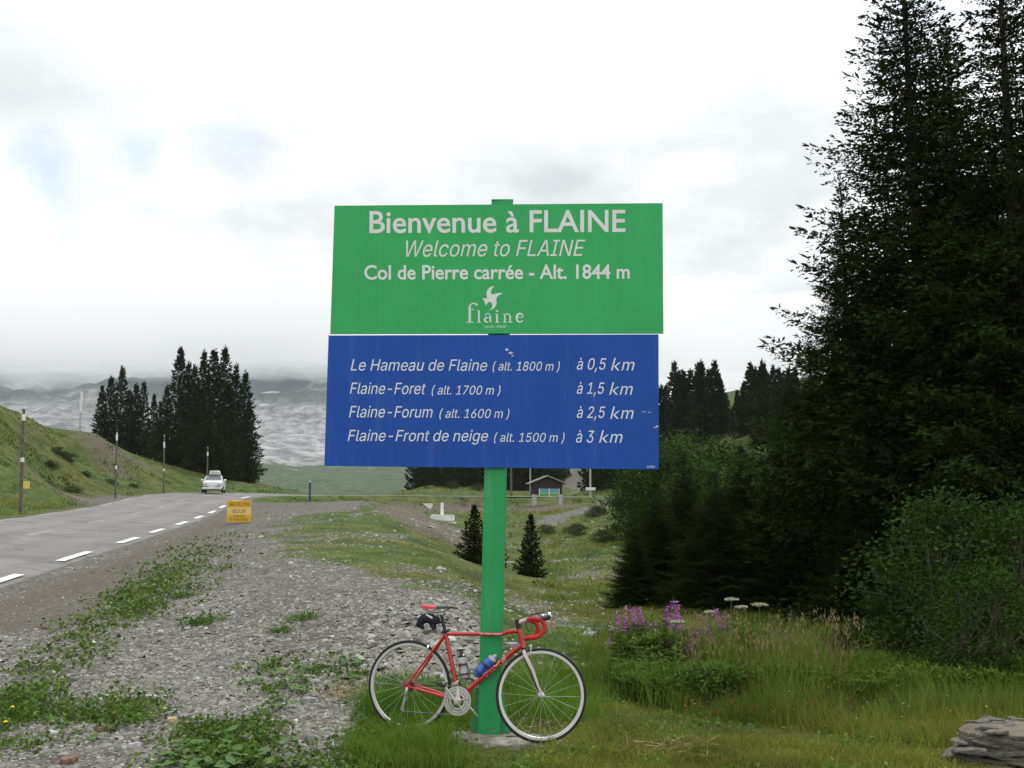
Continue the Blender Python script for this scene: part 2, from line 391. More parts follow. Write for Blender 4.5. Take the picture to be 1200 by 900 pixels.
DIRT = gpoly([(0,700),(130,655),(262,598),(285,590),(280,610),(200,655),(150,695),(110,725),(0,745),(-60,750),(-60,715)])
wx = GX + 0.55*fbm(GX*1.3, GY*1.3, 3, 41)*np.clip(GY/10, .6, 4); wy = GY + 0.9*fbm(GX*1.1, GY*1.1, 3, 47)*np.clip(GY/10, .6, 5)
def soft(polys):
    m = np.zeros(GX.shape)
    for dx, dy in ((0,0),(.12,.2),(-.12,.2),(.12,-.2),(-.12,-.2),(.3,0),(-.3,0),(0,.5),(0,-.5)):
        k = np.clip(GY/9, .7, 3); mm = np.zeros(GX.shape, bool)
        for p in polys: mm |= inpoly(wx+dx*k, wy+dy*k, p)
        m += mm
    return m/9
gravel = soft([PX_GRAVEL]); moss = soft(MOSS); weed = soft(WEED); emb = soft([PX_EMB, PX_EMB2]); track = soft([TRACK]); dirt = soft([DIRT])
d2 = np.min(np.stack([np.hypot(GX-p[0], GY-p[1]) for p in TRACK2]), 0); track = np.maximum(track, smooth01((3.0-d2)/1.4))
moss_b = soft(MOSS[2:4]); moss = np.maximum(moss-moss_b, 0)
gravel = np.maximum(gravel*(1-.75*moss)*(1-.38*moss_b)*(1-.5*weed), np.clip(smooth01((1.2-np.abs(off_g))/.8), 0, 1)*(GY < 92))
lverge = smooth01((off_g-ROAD_W+.3)/.6)*smooth01((ROAD_W+1.1-off_g)/.5); gravel = np.maximum(gravel, .55*lverge)
# pull-in beside the road on the left, stony breaks in the bank
pull = smooth01(1-np.hypot((GX+31)/4.5, (GY-76)/6)); gravel = np.maximum(gravel, .95*smooth01((off_g-ROAD_W+.3)/.6)*smooth01((ROAD_W+3.4-off_g)/1.2)*smooth01((GY-60)/3)*smooth01((80-GY)/4))
foot = np.exp(-(((GX+.02)/.55)**2+((GY-7.66)/.20)**2)**2)
patchy = smooth01((fbm(GX*.45, GY*.3, 3, 71)+.02)*6)*(GX<-.5)*(GY>24)*(GY<90)*(off_g<-1); 
gravel = gravel*(1-.45*patchy*(GY>26)); gravel = np.maximum(gravel, foot)
stony = smooth01((fbm(GX*.5, GY*.5, 4, 83)-.06)*6)*(GX > -14)*(GY < 60)*(GY > 10); stony *= (GX < 1.5+GY*.08)
pale = np.clip(.5+fbm(GX*.9, GY*.9, 4, 101)*1.6, 0, 1)
lush = np.clip(.5+1.9*fbm(GX*.33, GY*.33, 4, 55), 0, 1)
lush = np.where(moss > .3, .85, lush); lush = np.where((GY < 8.4) & (GX > -.4), lush*.55, lush)
brown = np.clip(np.maximum(emb*.9, dirt*.75)+.25*np.clip(fbm(GX*.2, GY*.2, 3, 77)*4, 0, 1)*(GY>25)*(gravel<.2), 0, 1)
brown = np.clip(np.maximum(brown, .75*smooth01((fbm(GX*.11, GY*.11, 4, 91)+.02)*6)*(GX < -24)*(GY>50)), 0, 1)
GRAV = np.clip(np.maximum(np.maximum(gravel, track), .55*stony), 0, 1)
def gridval(A, X, Y):
    i = np.clip(np.searchsorted(XS, X)-1, 0, len(XS)-2); j = np.clip(np.searchsorted(YS, Y)-1, 0, len(YS)-2); return A[j, i]

# ---- ground material
gm = bpy.data.materials.new('ground_cover'); gm.use_nodes = True; gm.node_tree.nodes.clear(); t = NT(gm.node_tree)
pos = t.n('ShaderNodeNewGeometry').outputs['Position']
A1 = t.n('ShaderNodeAttribute', attribute_name='cover'); s1 = t.n('ShaderNodeSeparateColor', {0: A1.outputs['Color']})
A2 = t.n('ShaderNodeAttribute', attribute_name='cover_b'); s2 = t.n('ShaderNodeSeparateColor', {0: A2.outputs['Color']})
nbig = t.noise(pos, 1.1, 5, .6); nmid = t.noise(pos, 6, 5, .62); nfin = t.noise(pos, 38, 4, .65)
vor = t.n('ShaderNodeTexVoronoi', {'Vector': pos, 'Scale': 24.0, 'Randomness': 1.0}); vor2 = t.n('ShaderNodeTexVoronoi', {'Vector': pos, 'Scale': 9.0})
vs = t.n('ShaderNodeSeparateColor', {0: vor.outputs['Color']}).outputs[0]; vs2 = t.n('ShaderNodeSeparateColor', {0: vor2.outputs['Color']}).outputs[1]
gcol = t.ramp(vs, [(0, (.038,.035,.029)), (.35, (.09,.083,.07)), (.7, (.165,.155,.135)), (.93, (.25,.245,.23)), (1, (.42,.42,.41))])  # kept darker than the loose stones: shade in their gaps painted into the colour
gcol2 = t.ramp(vs2, [(0, (.06,.057,.05)), (.6, (.12,.115,.105)), (1, (.22,.21,.195))])
gcol = t.mix(.35, gcol, gcol2)
gcol = t.mix(t.math('MULTIPLY', t.sstep(nmid, .45, .7), .5), gcol, (.085,.072,.054))
soil = t.mix(nmid, (.065,.053,.038), (.15,.128,.095)); soil = t.mix(t.math('MULTIPLY', t.sstep(nfin, .55, .75), .5), soil, (.20,.185,.16))
nfar = t.noise(pos, .9, 6, .7); dry = t.mix(t.sstep(nfar, .35, .65), (.046,.060,.012), (.112,.125,.031)); lushc = t.mix(t.sstep(nfar, .35, .65), (.026,.052,.010), (.082,.125,.024))
gr = t.mix(t.sstep(t.math('ADD', s1.outputs[1], t.math('MULTIPLY', t.math('SUBTRACT', nmid, .5), 1.1)), .2, .8), dry, lushc)
gr = t.mix(t.math('MULTIPLY', t.sstep(nfin, .5, .8), .45), gr, (.04,.06,.015))
c1 = t.mix(t.sstep(t.math('ADD', s1.outputs[2], t.math('MULTIPLY', t.math('SUBTRACT', nmid, .5), .9)), .35, .75), gr, soil)
gf = t.sstep(t.math('ADD', s1.outputs[0], t.math('MULTIPLY', t.math('SUBTRACT', t.math('ADD', t.math('MULTIPLY', nmid, .6), t.math('MULTIPLY', nfin, .4)), .5), 1.3)), .38, .6)
gcd = t.mix(t.math('MULTIPLY', s2.outputs[0], .65), gcol, soil)
c2 = t.mix(gf, c1, gcd)
hgt = t.math('ADD', t.math('MULTIPLY', t.math('SUBTRACT', 1.0, vor.outputs['Distance']), .6), t.math('MULTIPLY', nfin, .6))
bmp = t.n('ShaderNodeBump', {'Strength': .8, 'Distance': .03, 'Height': hgt, 'Normal': t.n('ShaderNodeBump', {'Strength': .7, 'Distance': .35, 'Height': nfar}).outputs[0]})
b = t.n('ShaderNodeBsdfPrincipled', {'Base Color': c2, 'Roughness': .93, 'Specular IOR Level': .2, 'Normal': bmp.outputs[0]})
t.link(b.outputs[0], t.n('ShaderNodeOutputMaterial').inputs[0])

nx, ny = len(XS), len(YS); ii = np.arange(nx-1)[None] + np.arange(ny-1)[:,None]*nx; ii = ii.ravel()
V = np.stack([GX, GY, GZ], -1).reshape(-1, 3); Fq = np.stack([ii, ii+1, ii+1+nx, ii+nx], 1)
me = mesh_np('ground', V, [Fq], gm, smooth=True)
for nm, ch in (('cover', (GRAV, lush, brown)), ('cover_b', (dirt, pale, foot))):
    a = me.color_attributes.new(nm, 'FLOAT_COLOR', 'POINT'); c = np.ones((V.shape[0], 4), np.float32)
    for k in range(3): c[:, k] = ch[k].ravel()
    a.data.foreach_set('color', c.ravel())
tag(new_obj('ground', me), kind='structure')

# ---- road
asph = bpy.data.materials.new('asphalt'); asph.use_nodes = True; asph.node_tree.nodes.clear(); t = NT(asph.node_tree)
pos = t.n('ShaderNodeNewGeometry').outputs['Position']; uvn = t.n('ShaderNodeAttribute', attribute_name='tint').outputs['Color']
sc_ = t.n('ShaderNodeSeparateColor', {0: uvn}); off = sc_.outputs[0]
nn = t.noise(pos, 60, 4, .7); nb = t.noise(pos, .35, 4, .6)
c = t.mix(nn, (.125,.122,.116), (.215,.21,.20)); c = t.mix(t.math('MULTIPLY', t.sstep(nb, .4, .65), .5), c, (.225,.22,.21))
tr = t.math('ABSOLUTE', t.math('SUBTRACT', t.math('PINGPONG', t.math('ADD', off, .05), .25), .125))
c = t.mix(t.math('MULTIPLY', t.sstep(tr, .10, .0), .35), c, (.115,.115,.112)); npat = t.noise(pos, .55, 2, .4); c = t.mix(t.math('MULTIPLY', t.sstep(npat, .60, .615), .45), c, (.10,.10,.098)); crk = t.n('ShaderNodeTexVoronoi', {'Vector': t.n('ShaderNodeVectorMath', {0: pos, 1: t.n('ShaderNodeVectorMath', {0: t.noise(pos, 1.3, 4, .6, out=1), 3: 1.6}, operation='SCALE').outputs[0]}, operation='ADD').outputs[0], 'Scale': .28}, feature='DISTANCE_TO_EDGE').outputs['Distance']; c = t.mix(t.math('MULTIPLY', t.sstep(crk, .012, .003), .65), c, (.05,.05,.05))
b = t.n('ShaderNodeBsdfPrincipled', {'Base Color': c, 'Roughness': .82, 'Specular IOR Level': .35, 'Normal': t.n('ShaderNodeBump', {'Strength': .5, 'Distance': .008, 'Height': nn}).outputs[0]})
t.link(b.outputs[0], t.n('ShaderNodeOutputMaterial').inputs[0])
def road_pt(i, o):
    """i fractional index along edge, o metres left of the edge line"""
    i0 = int(min(max(math.floor(i), 0), len(RE)-2)); f = i - i0
    p = RE[i0]*(1-f)+RE[i0+1]*f; n_ = _nrm[i0]*(1-f)+_nrm[i0+1]*f
    return np.array([p[0]+n_[0]*o, p[1]+n_[1]*o, p[2]+(RS[i0]*(1-f)+RS[i0+1]*f)*o])
offs = np.linspace(-.28, ROAD_W+.25, 15); V = []; tt = []
for i in range(len(RE)):
    for k, o in enumerate(offs):
        jag = 0.0
        if k in (0, 14): jag = .12*float(fbm(np.array([i*.9]), np.array([k*3.1]), 2, 7)[0])
        V.append(road_pt(i, o+jag) + np.array([0, 0, .012 - (.06 if k in (0, 14) else 0)])); tt.append((max(0, min(1, o/ROAD_W)), 0, 0))
n_ = 15; ii = (np.arange(len(RE)-1)[:,None]*n_ + np.arange(n_-1)[None]).ravel()
road = new_obj('road', mesh_np('road', V, [np.stack([ii+n_, ii+n_+1, ii+1, ii], 1)], asph, smooth=True, tint=np.array(tt)))
tag(road, kind='structure')
arc = np.r_[0, np.cumsum(np.linalg.norm(np.diff(RE[:,:2], axis=0), axis=1))]
def at_arc(s, o): return road_pt(np.interp(s, arc, np.arange(len(RE))), o)
line_w = mat('road_paint', (.72,.72,.70), .7, var=.10, vscale=3, dirt=((.25,.25,.24), 14, .56, .8))
line_f = mat('worn_road_paint', (.30,.30,.29), .8, var=.2, vscale=2, dirt=((.19,.19,.18), 6, .5, .9))
def stripe(s0, s1, o0, o1, m):
    ss = np.linspace(s0, s1, 4); V = []
    for s in ss: V += [at_arc(s, o0)+[0,0,.017], at_arc(s, o1)+[0,0,.017]]
    mb = MB(); mb.add(V, [[2*i+1, 2*i+3, 2*i+2, 2*i] for i in range(3)]); mb.build('marking_stripe', m, road)
S0 = arc[np.argmin(np.abs(RE[:,1]-21.3))]
for k in range(-2, 10): stripe(S0-1.5+6.45*k, S0+1.5+6.45*k, -.02, .22, line_w)
for k in range(0, 7): stripe(S0+20+6.5*k, S0+23+6.5*k, ROAD_W-.25, ROAD_W-.08, line_f)
for k in range(1, 6): stripe(S0+4+9*k, S0+7+9*k, ROAD_W/2-.05, ROAD_W/2+.07, line_f)

# ---- far valley and mountain
def mtn_z(X, Y):
    ys = [330, 500, 700, 900, 1200, 1500, 1900, 2300, 2700, 3100, 3600, 4200]; zs = [-60, -30, -4, 13, 33, 54, 112, 225, 360, 430, 450, 455]
    z = np.interp(Y + 60*fbm(X/400, Y/400, 3, 5), ys, zs)
    k = np.clip((Y-1100)/900, 0, 1)
    z = z + k*150*fbm(X/520, Y/520, 5, 12, .55) + k*26*np.abs(fbm(X/60, Y/110, 4, 21))*2 + (1-k)*8*fbm(X/80, Y/80, 4, 8)
    st_ = 46.0; q = (z + 14*fbm(X/200, Y/200, 3, 33))/st_; fr = q - np.floor(q); z = z + k*.55*st_*(smooth01(fr*1.6-.2)-fr)*.9
    z = z*np.where(X > -60, np.clip(1-(X+60)/1000, .22, 1), 1)
    return z
mx = np.concatenate([np.linspace(-3200, -1500, 40), np.linspace(-1480, 400, 330), np.linspace(420, 2600, 50)]); my = np.concatenate([np.linspace(330, 1100, 60), np.linspace(1108, 3300, 290), np.linspace(3350, 4200, 12)])
MX, MY = np.meshgrid(mx, my); MZ = mtn_z(MX, MY)
mm_ = bpy.data.materials.new('mountain_rock'); mm_.use_nodes = True; mm_.node_tree.nodes.clear(); t = NT(mm_.node_tree)
g_ = t.n('ShaderNodeNewGeometry'); pos = g_.outputs['Position']; nz = t.n('ShaderNodeSeparateXYZ', {0: g_.outputs['True Normal']}).outputs[2]; pz = t.n('ShaderNodeSeparateXYZ', {0: pos}).outputs[2]
na = t.noise(pos, .006, 6, .62); nb = t.noise(pos, .03, 6, .68); nc = t.noise(t.n('ShaderNodeMapping', {0: pos, 'Scale': (.006,.006,.09)}).outputs[0], 1.0, 5, .6)
rock = t.mix(t.sstep(nb, .35, .65), (.15,.155,.16), (.50,.50,.485)); rock = t.mix(t.math('MULTIPLY', t.sstep(nc, .52, .62), .55), rock, (.15,.16,.165))
nd = t.noise(pos, .11, 5, .7); green = t.mix(t.sstep(nd, .35, .65), (.030,.050,.026), (.085,.120,.052)); green = t.mix(t.math('MULTIPLY', t.sstep(nd, .64, .68), .9), green, (.28,.28,.26))
vf = t.math('ADD', t.sstep(pz, 85, 48), t.math('MULTIPLY', t.math('SUBTRACT', na, .5), 2.4)); vf = t.math('ADD', vf, t.math('MULTIPLY', t.math('SUBTRACT', nb, .5), 1.6))
hi_ = t.sstep(pz, 190, 280)
rock = t.mix(t.math('MULTIPLY', hi_, t.sstep(na, .30, .50)), rock, (.06,.08,.085))
c = t.mix(t.sstep(vf, .3, .6), rock, green); c = t.mix(t.math('MULTIPLY', t.sstep(nb, .66, .72), .8), c, (.5,.5,.48))
b = t.n('ShaderNodeBsdfPrincipled', {'Base Color': c, 'Roughness': 1.0, 'Specular IOR Level': .1, 'Normal': t.n('ShaderNodeBump', {'Strength': .8, 'Distance': 8.0, 'Height': nb}).outputs[0]})
t.link(b.outputs[0], t.n('ShaderNodeOutputMaterial').inputs[0])
nx, ny = len(mx), len(my); ii = (np.arange(nx-1)[None] + np.arange(ny-1)[:,None]*nx).ravel()
tag(new_obj('mountain', mesh_np('mountain', np.stack([MX,MY,MZ], -1).reshape(-1,3), [np.stack([ii, ii+1, ii+1+nx, ii+nx], 1)], mm_, smooth=True)), kind='structure')
def mhit(px, py):
    d = ray(px, py); Y = 600.0
    while Y < 4000 and CAM_Z + d[2]*Y > mtn_z(np.array([d[0]*Y]), np.array([Y]))[0]: Y += 4
    return d[0]*Y, Y
snow = mat('old_snow', (.46,.49,.52), .8, var=.05, vscale=.02)
for (px, py, a, bb, lab) in ((317, 460, 19, 11, 'long pale snow patch high on the grey mountainside'), (309, 475, 11, 9, 'round pale snow patch just below the long one on the mountainside'), (44, 480, 8, 7, 'tiny pale snow patch above the left grassy hill')):
    cx, cyy = mhit(px, py); a_q = np.linspace(0, 6.28, 17); fx = cx+np.r_[a*np.cos(a_q), a*.5*np.cos(a_q)]; fy = cyy+np.r_[bb*np.sin(a_q), bb*.5*np.sin(a_q)]; fz_ = mtn_z(fx, fy); co, *_ = np.linalg.lstsq(np.c_[fx-cx, fy-cyy, np.ones(len(fx))], fz_, rcond=None); rs = np.percentile(fz_-np.c_[fx-cx, fy-cyy, np.ones(len(fx))]@co, 80); mb = MB(); th = np.linspace(0, 2*math.pi, 25)[:-1]; V = []
    for rr in (0.02, .5, 1.0):
        for k, q in enumerate(th):
            j = 1 + .14*math.sin(3*q+px)+.06*math.sin(7*q); x = cx + a*rr*j*math.cos(q); y = cyy + bb*rr*j*math.sin(q)+ a*.6*rr*math.cos(q)
            V.append((x, y, co[0]*(x-cx)+co[1]*(y-cyy)+co[2]+rs*.8+2.5*(1-rr)))
    F = [[r*24+k, r*24+(k+1)%24, (r+1)*24+(k+1)%24, (r+1)*24+k] for r in range(2) for k in range(24)]
    mb.add(V, F); tag(mb.build('snow_patch', snow, None, True), lab, 'snow patch')
# ================================================================ WELCOME SIGN
_fp = os.path.join(bpy.utils.system_resource('DATAFILES') or '', 'fonts', 'Inter.woff2')
FONT_H = None
try:
    if os.path.exists(_fp): FONT_H = bpy.data.fonts.load(_fp)
except Exception: FONT_H = None
def text_mesh(s, font=None, shear=0.0, bold=0.0, ext=0.0):
    """flat lettering in (x,z), returned as verts (n,2) in 0..1 box and faces"""
    c = bpy.data.curves.new('lettering', 'FONT'); c.body = s; c.size = 1; c.shear = shear; c.offset = bold; c.resolution_u = 4
    if font: c.font = font
    o = bpy.data.objects.new('lettering', c); COL.objects.link(o)
    dg = bpy.context.evaluated_depsgraph_get(); me = bpy.data.meshes.new_from_object(o.evaluated_get(dg))
    V = np.array([v.co[:2] for v in me.vertices]); F = [list(p.vertices) for p in me.polygons]
    bpy.data.objects.remove(o); bpy.data.curves.remove(c); bpy.data.meshes.remove(me)
    lo, hi = V.min(0), V.max(0); return (V-lo)/(hi-lo), F
def plate(Vxy, F, mapf, lift, thick, name, m, parent):
    """give flat outlines a small real thickness on a panel"""
    a = np.array([mapf(x, y, lift+thick) for x, y in Vxy]); b = np.array([mapf(x, y, lift) for x, y in Vxy]); n = len(a); ed = {}
    for f in F:
        for i in range(len(f)):
            e = (f[i], f[(i+1)%len(f)]); ed[e] = ed.get(e, 0)+1
    side = [[e[1], e[0], e[0]+n, e[1]+n] for e in ed if (e[1], e[0]) not in ed]
    mb = MB(); mb.add(np.concatenate([a, b]), [list(f) for f in F]+side); return mb.build(name, m, parent)

sg = (mat('sign_green', (.042,.44,.135), .5, var=.05, vscale=1.6, spec=.25, dirt=((.03,.22,.09), 5, .62, .35), streak=.10))
sb = (mat('sign_blue', (.010,.080,.41), .5, var=.06, vscale=1.3, spec=.25, dirt=((.05,.09,.30), 4, .62, .35), streak=.10))
alu = mat('aluminium_back', (.42,.43,.43), .45, .7, var=.08)
sil = mat('reflective_letters', (.80,.82,.80), .45, var=.05, vscale=6)
whi = mat('white_letters', (.80,.84,.9), .45, var=.04, vscale=6)
post_g = mat('post_green', (.010,.34,.10), .5, var=.10, vscale=2.2, bump=.08, bscale=30, dirt=((.03,.10,.05), 9, .66, .7), streak=.22)
yaw_s = R(3.6); PY = 7.71; base = P(572, 862, PY+.07); base[2] = float(ground_z(base[0], base[1]))
n_s = np.array([-math.sin(yaw_s), -math.cos(yaw_s), 0.])       # faces the camera side
def on_plane(px, py, p0, n):
    d = ray(px, py); k = np.dot(p0 - np.array([0,0,CAM_Z]), n)/np.dot(d, n); return np.array([0,0,CAM_Z]) + d*k
welcome = empty('welcome_sign', base, 0, 'tall welcome sign with green and blue boards on a green post behind the bicycle', 'sign')
def loc(p): return np.asarray(p) - base
P0 = np.array([base[0], PY, 2.5])
def board(corners, name, m, edge):
    q = [on_plane(x, y, P0, n_s) for x, y in corners]          # TL TR BR BL
    th = .022; back = [c - n_s*th for c in q]; mb = MB()
    mb.add([loc(c) for c in q+back], [[0,3,2,1], [4,5,6,7], [0,1,5,4], [1,2,6,5], [2,3,7,6], [3,0,4,7]], 0)
    mb.M = [0,1,0,0,0,0] if edge is None else [0,1,2,2,2,2]
    o = mb.build(name, [m, alu] + ([edge] if edge else []), welcome)
    def mp(x, y, lift=0.0):
        """survey pixel on this board"""
        return loc(on_plane(x, y, P0, n_s) + n_s*lift)
    return o, mp
gb, gmap = board([(392,241),(776.5,238),(777.5,390.5),(387,391)], 'green_board', sg, mat('board_edge_green', (.02,.16,.06), .5))
bb, bmap = board([(385,393.2),(771.8,391.8),(772,550),(380,546)], 'blue_board', sb, mat('board_edge_blue', (.008,.02,.10), .5))
def words(s, box, mp, m, parent, font=None, shear=0, bold=0, slope=(0,0), lift=.0012):
    """box: x0,x1 and y of the glyph top, y of the bottom at left; slope: extra y at right"""
    x0, x1, yt, yb = box; V, F = text_mesh(s, font, shear, bold)
    def f(x, y, l):
        return mp(x0+(x1-x0)*x, yb+(yt-yb)*y + slope[0]*x, l)
    return plate(V, F, f, lift, .0008, 'lettering', m, parent)
words('Bienvenue à FLAINE', (433,733,247.2,273.6), gmap, sil, gb, None, 0, .013, (-1.4,0))
words('Welcome to FLAINE', (476,686,282,301.2), gmap, sil, gb, FONT_H, .26, 0, (-1.0,0))
words('Col de Pierre carrée - Alt. 1844 m', (427,738,310.6,328), gmap, sil, gb, None, 0, .018, (-1.0,0))
yy = lambda y, x: y
for s_, a_, y_, r_ in (('Le Hameau de Flaine', (411,571), 428.2, 0), ('Flaine-Foret', (410,499), 455.6, 0), ('Flaine-Forum', (409,507), 483.0, 0), ('Flaine-Front de neige', (407.5,572), 511, 1)):
    up_, dn_ = (7.6, 6.2) if not r_ else (7.6, 9.6)
    words(s_, (a_[0], a_[1], y_-up_, y_+dn_), bmap, whi, bb, FONT_H, .24, 0, (.4,0))
for s_, a_, y_ in (('( alt. 1800 m )', (577.5,656), 429.6), ('( alt. 1700 m )', (506,586.5), 457.6), ('( alt. 1600 m )', (515,597), 485), ('( alt. 1500 m )', (579,661.5), 513)):
    words(s_, (a_[0], a_[1], y_-6.4, y_+6.6), bmap, whi, bb, FONT_H, .24, 0, (.3,0))
for s_, a_, y_ in (('à 0,5 km', (676,743.5), 427.6), ('à 1,5 km', (676,741.5), 456), ('à 2,5 km', (676,742.5), 484.2), ('à 3 km', (675,729.5), 512.2)):
    num = s_[:-3]; w_ = 27.5 if ',' in s_ else 14.5; xk = a_[1]-27.5
    words(num, (a_[0], xk-5.5, y_-8.4, y_+(8.6 if ',' in s_ else 6.6)), bmap, whi, bb, FONT_H, .24, 0, (.2,0))
    words('k', (xk, xk+11.5, y_-8.0, y_+6.6), bmap, whi, bb, None, .24, -.008); words('m', (xk+12.3, a_[1], y_-3.6, y_+6.6), bmap, whi, bb, FONT_H, .24, 0)
words('sodilor', (758,768,545.0,548.2), bmap, whi, bb, FONT_H, .2, 0, (.1,0))
words('1600-2500', (567,593,381.2,384.4), gmap, sil, gb, FONT_H, 0, 0, (0,0))
# winged emblem and the serif name below it (pixel outline from a 10x enlargement: x/10+520, y/10+320)
def outline(pts, name):
    from mathutils.geometry import tessellate_polygon
    pts = [(x/10+520, y/10+320) for x, y in pts]; F = [list(t_) for t_ in tessellate_polygon([[Vector((x, -y, 0)) for x, y in pts]])]
    out = []
    for f in F:
        a, b_, c_ = [pts[i] for i in f]; ar = (b_[0]-a[0])*(c_[1]-a[1])-(b_[1]-a[1])*(c_[0]-a[0]); out.append(f if ar < 0 else f[::-1])
    return plate(pts, out, lambda x, y, l: gmap(x, y, l), .0012, .0008, name, sil, gb)
outline([(597,150),(570,178),(556,205),(552,232),(562,247),(585,250),(612,240),(650,234),(692,238),(662,252),(636,270),(618,292),(616,318),(620,350),(612,384),(590,412),(560,430),(520,437),(548,424),(566,404),(570,380),(560,352),(546,338),(534,336),(520,344),(506,362),(492,386),(487,368),(478,336),(466,314),(450,297),(478,296),(500,300),(508,292),(502,268),(500,240),(508,208),(528,178),(560,158)], 'emblem')
def strokes(paths, name='lettering'):
    V = []; F = []
    for pth in paths:
        pts = np.array([(x/10+520, y/10+320) for x, y, _ in pth]); wd = np.array([w_ for *_, w_ in pth])/20
        T = np.gradient(pts, axis=0); T /= np.linalg.norm(T, axis=1)[:,None]+1e-9; N_ = np.stack([-T[:,1], T[:,0]], 1); k = len(V)
        for p, n_, w_ in zip(pts, N_, wd): V += [tuple(p+n_*w_), tuple(p-n_*w_)]
        F += [[k+2*i, k+2*i+2, k+2*i+3, k+2*i+1] for i in range(len(pts)-1)]
    return plate(V, F, lambda x, y, l: gmap(x, y, l), .0012, .0008, name, sil, gb)
def arc_(cx, cy, rx, ry, a0, a1, w0, w1, n=10):
    return [(cx+rx*math.cos(R(a)), cy+ry*math.sin(R(a)), w0+(w1-w0)*math.sin(math.pi*i/(n-1))) for i, a in enumerate(np.linspace(a0, a1, n))]
strokes([[(305,575,26),(305,400,26)], arc_(350,400,45,45,180,318,22,14), [(262,577,10),(350,577,10)], [(283,430,10),(350,430,10)], [(382,366,24),(392,380,24)]])
strokes([[(412,572,20),(412,440,20)], [(392,440,8),(412,440,8)], [(388,577,9),(438,577,9)]])
strokes([arc_(515,505,28,32,190,340,14,10), [(546,500,18),(546,570,18),(560,576,10)], arc_(510,548,30,28,-60,-300,8,20), [(545,520,9),(520,524,9)]])
strokes([[(625,574,20),(625,478,20)], [(604,480,8),(625,480,8)], [(604,577,9),(650,577,9)], [(614,446,22),(637,446,22)]])
strokes([[(716,574,18),(716,478,18)], [(696,480,8),(716,480,8)], arc_(748,506,30,28,185,360,10,14), [(779,500,18),(779,574,18)], [(697,577,9),(738,577,9)], [(760,577,9),(804,577,9)]])
strokes([arc_(893,525,40,50,-10,-330,10,24,16), [(856,518,9),(932,518,9)]])
# flaked spots where the blue film has chipped
scr = mat('chipped_film', (.62,.66,.72), .6, var=.15, vscale=30)
for k, (x, y, a_, b_) in enumerate([(594,409.5,3.2,1.3),(598.5,413.5,3.4,1.2),(600.5,417,1.6,.9),(770,499.5,2.0,1.0),(768,501,2.6,.6),(755,482.5,3.4,.4),(761,483.2,2.4,.4),(540,351,.5,.5)]):
    th = np.linspace(0, 2*math.pi, 9)[:-1]; V = [(x+a_*(1+.5*math.sin(3*q+k))*math.cos(q)*.8, y+b_*(1+.4*math.cos(4*q+k))*math.sin(q)) for q in th]
    plate(V, [list(range(8))[::-1]], lambda x_, y_, l: (bmap if y > 392 else gmap)(x_, y_, l), .001, .0006, 'chipped_spot', scr, welcome)
drk = mat('dark_chip', (.012,.05,.025), .8)
for k, (x, y, a_, b_) in enumerate([(567.5,592,.7,1.6),(566.8,597,1.0,1.2),(567,620,.5,.8),(566.5,646,.9,1.6),(583,641,.9,.5),(586,642,.6,.4),(572,690,.5,.4),(575,760,.4,.9),(566,560,.5,1.5)]):
    pass
# post
pz0 = on_plane(571.5, 866, np.array([0, PY+.028, 0]), n_s); pz1 = on_plane(588, 234.5, np.array([0, PY+.028, 0]), n_s)
pz0[2] -= .25
ax = (pz1-pz0); Lp = np.linalg.norm(ax); ax /= Lp; yawp = R(-4); ux = np.array([math.cos(yawp), math.sin(yawp), 0]); ux = ux-ax*np.dot(ux, ax); ux /= np.linalg.norm(ux); uy = np.cross(ax, ux)
mb = MB(); Wp, Dp, bv = .166, .12, .013; prof = []
for sx, sy in ((-1,-1),(1,-1),(1,1),(-1,1)):
    cx, cyy = sx*(Wp/2-bv), sy*(Dp/2-bv); a0 = {(-1,-1):180,(1,-1):270,(1,1):0,(-1,1):90}[(sx,sy)]
    for a in (0, 30, 60, 90): prof.append((cx+bv*math.cos(R(a0+a)), cyy+bv*math.sin(R(a0+a))))
k = len(prof); V = []
for zz in np.linspace(0, Lp, 12): V += [pz0 + ax*zz + ux*a + uy*(b_+Dp/2) for a, b_ in prof]
F = [[i*k+j, i*k+(j+1)%k, (i+1)*k+(j+1)%k, (i+1)*k+j] for i in range(11) for j in range(k)] + [list(range(11*k, 12*k))]
mb.add([loc(v) for v in V], F); mb.build('post', post_g, welcome, True)
for s_, h_, o_ in ((-1, .36, .06), (1, .36, .085)):   # base stiffeners and foot plate
    mb = MB(); q = pz0 + np.array([0,0,.25]); e = ux*s_
    a = [q+e*Wp/2+uy*.05, q+e*(Wp/2+o_)+uy*.05, q+e*(Wp/2+o_*.15)+uy*.05+ax*h_, q+e*Wp/2+uy*.05+ax*h_]; b_ = [v+uy*.008 for v in a]
    mb.add([loc(v) for v in a+b_], [[0,1,2,3],[7,6,5,4],[1,5,6,2],[0,3,7,4],[2,6,7,3],[0,4,5,1]] if s_ > 0 else [[3,2,1,0],[4,5,6,7],[2,6,5,1],[4,7,3,0],[3,7,6,2],[1,5,4,0]]); mb.build('base_stiffener', mat('stiffener_green', (.035,.30,.13), .5, var=.15, vscale=12), welcome)
mb = MB(); q = pz0+np.array([0,0,.25])+uy*Dp/2; mb.box(loc(q)+np.array([0,0,-.005]), (.34,.26,.012), bev=.003); mb.build('foot_plate', post_g, welcome)
mb = MB(); q = pz1+uy*Dp/2
for dx in (-.9,.9):
    for z_ in (.12,.55,.78,1.05,1.55,1.85): pass
mb.box(loc(q)+ax*.004, (Wp+.006, Dp+.006, .008), bev=.003); mb.build('post_cap', post_g, welcome)
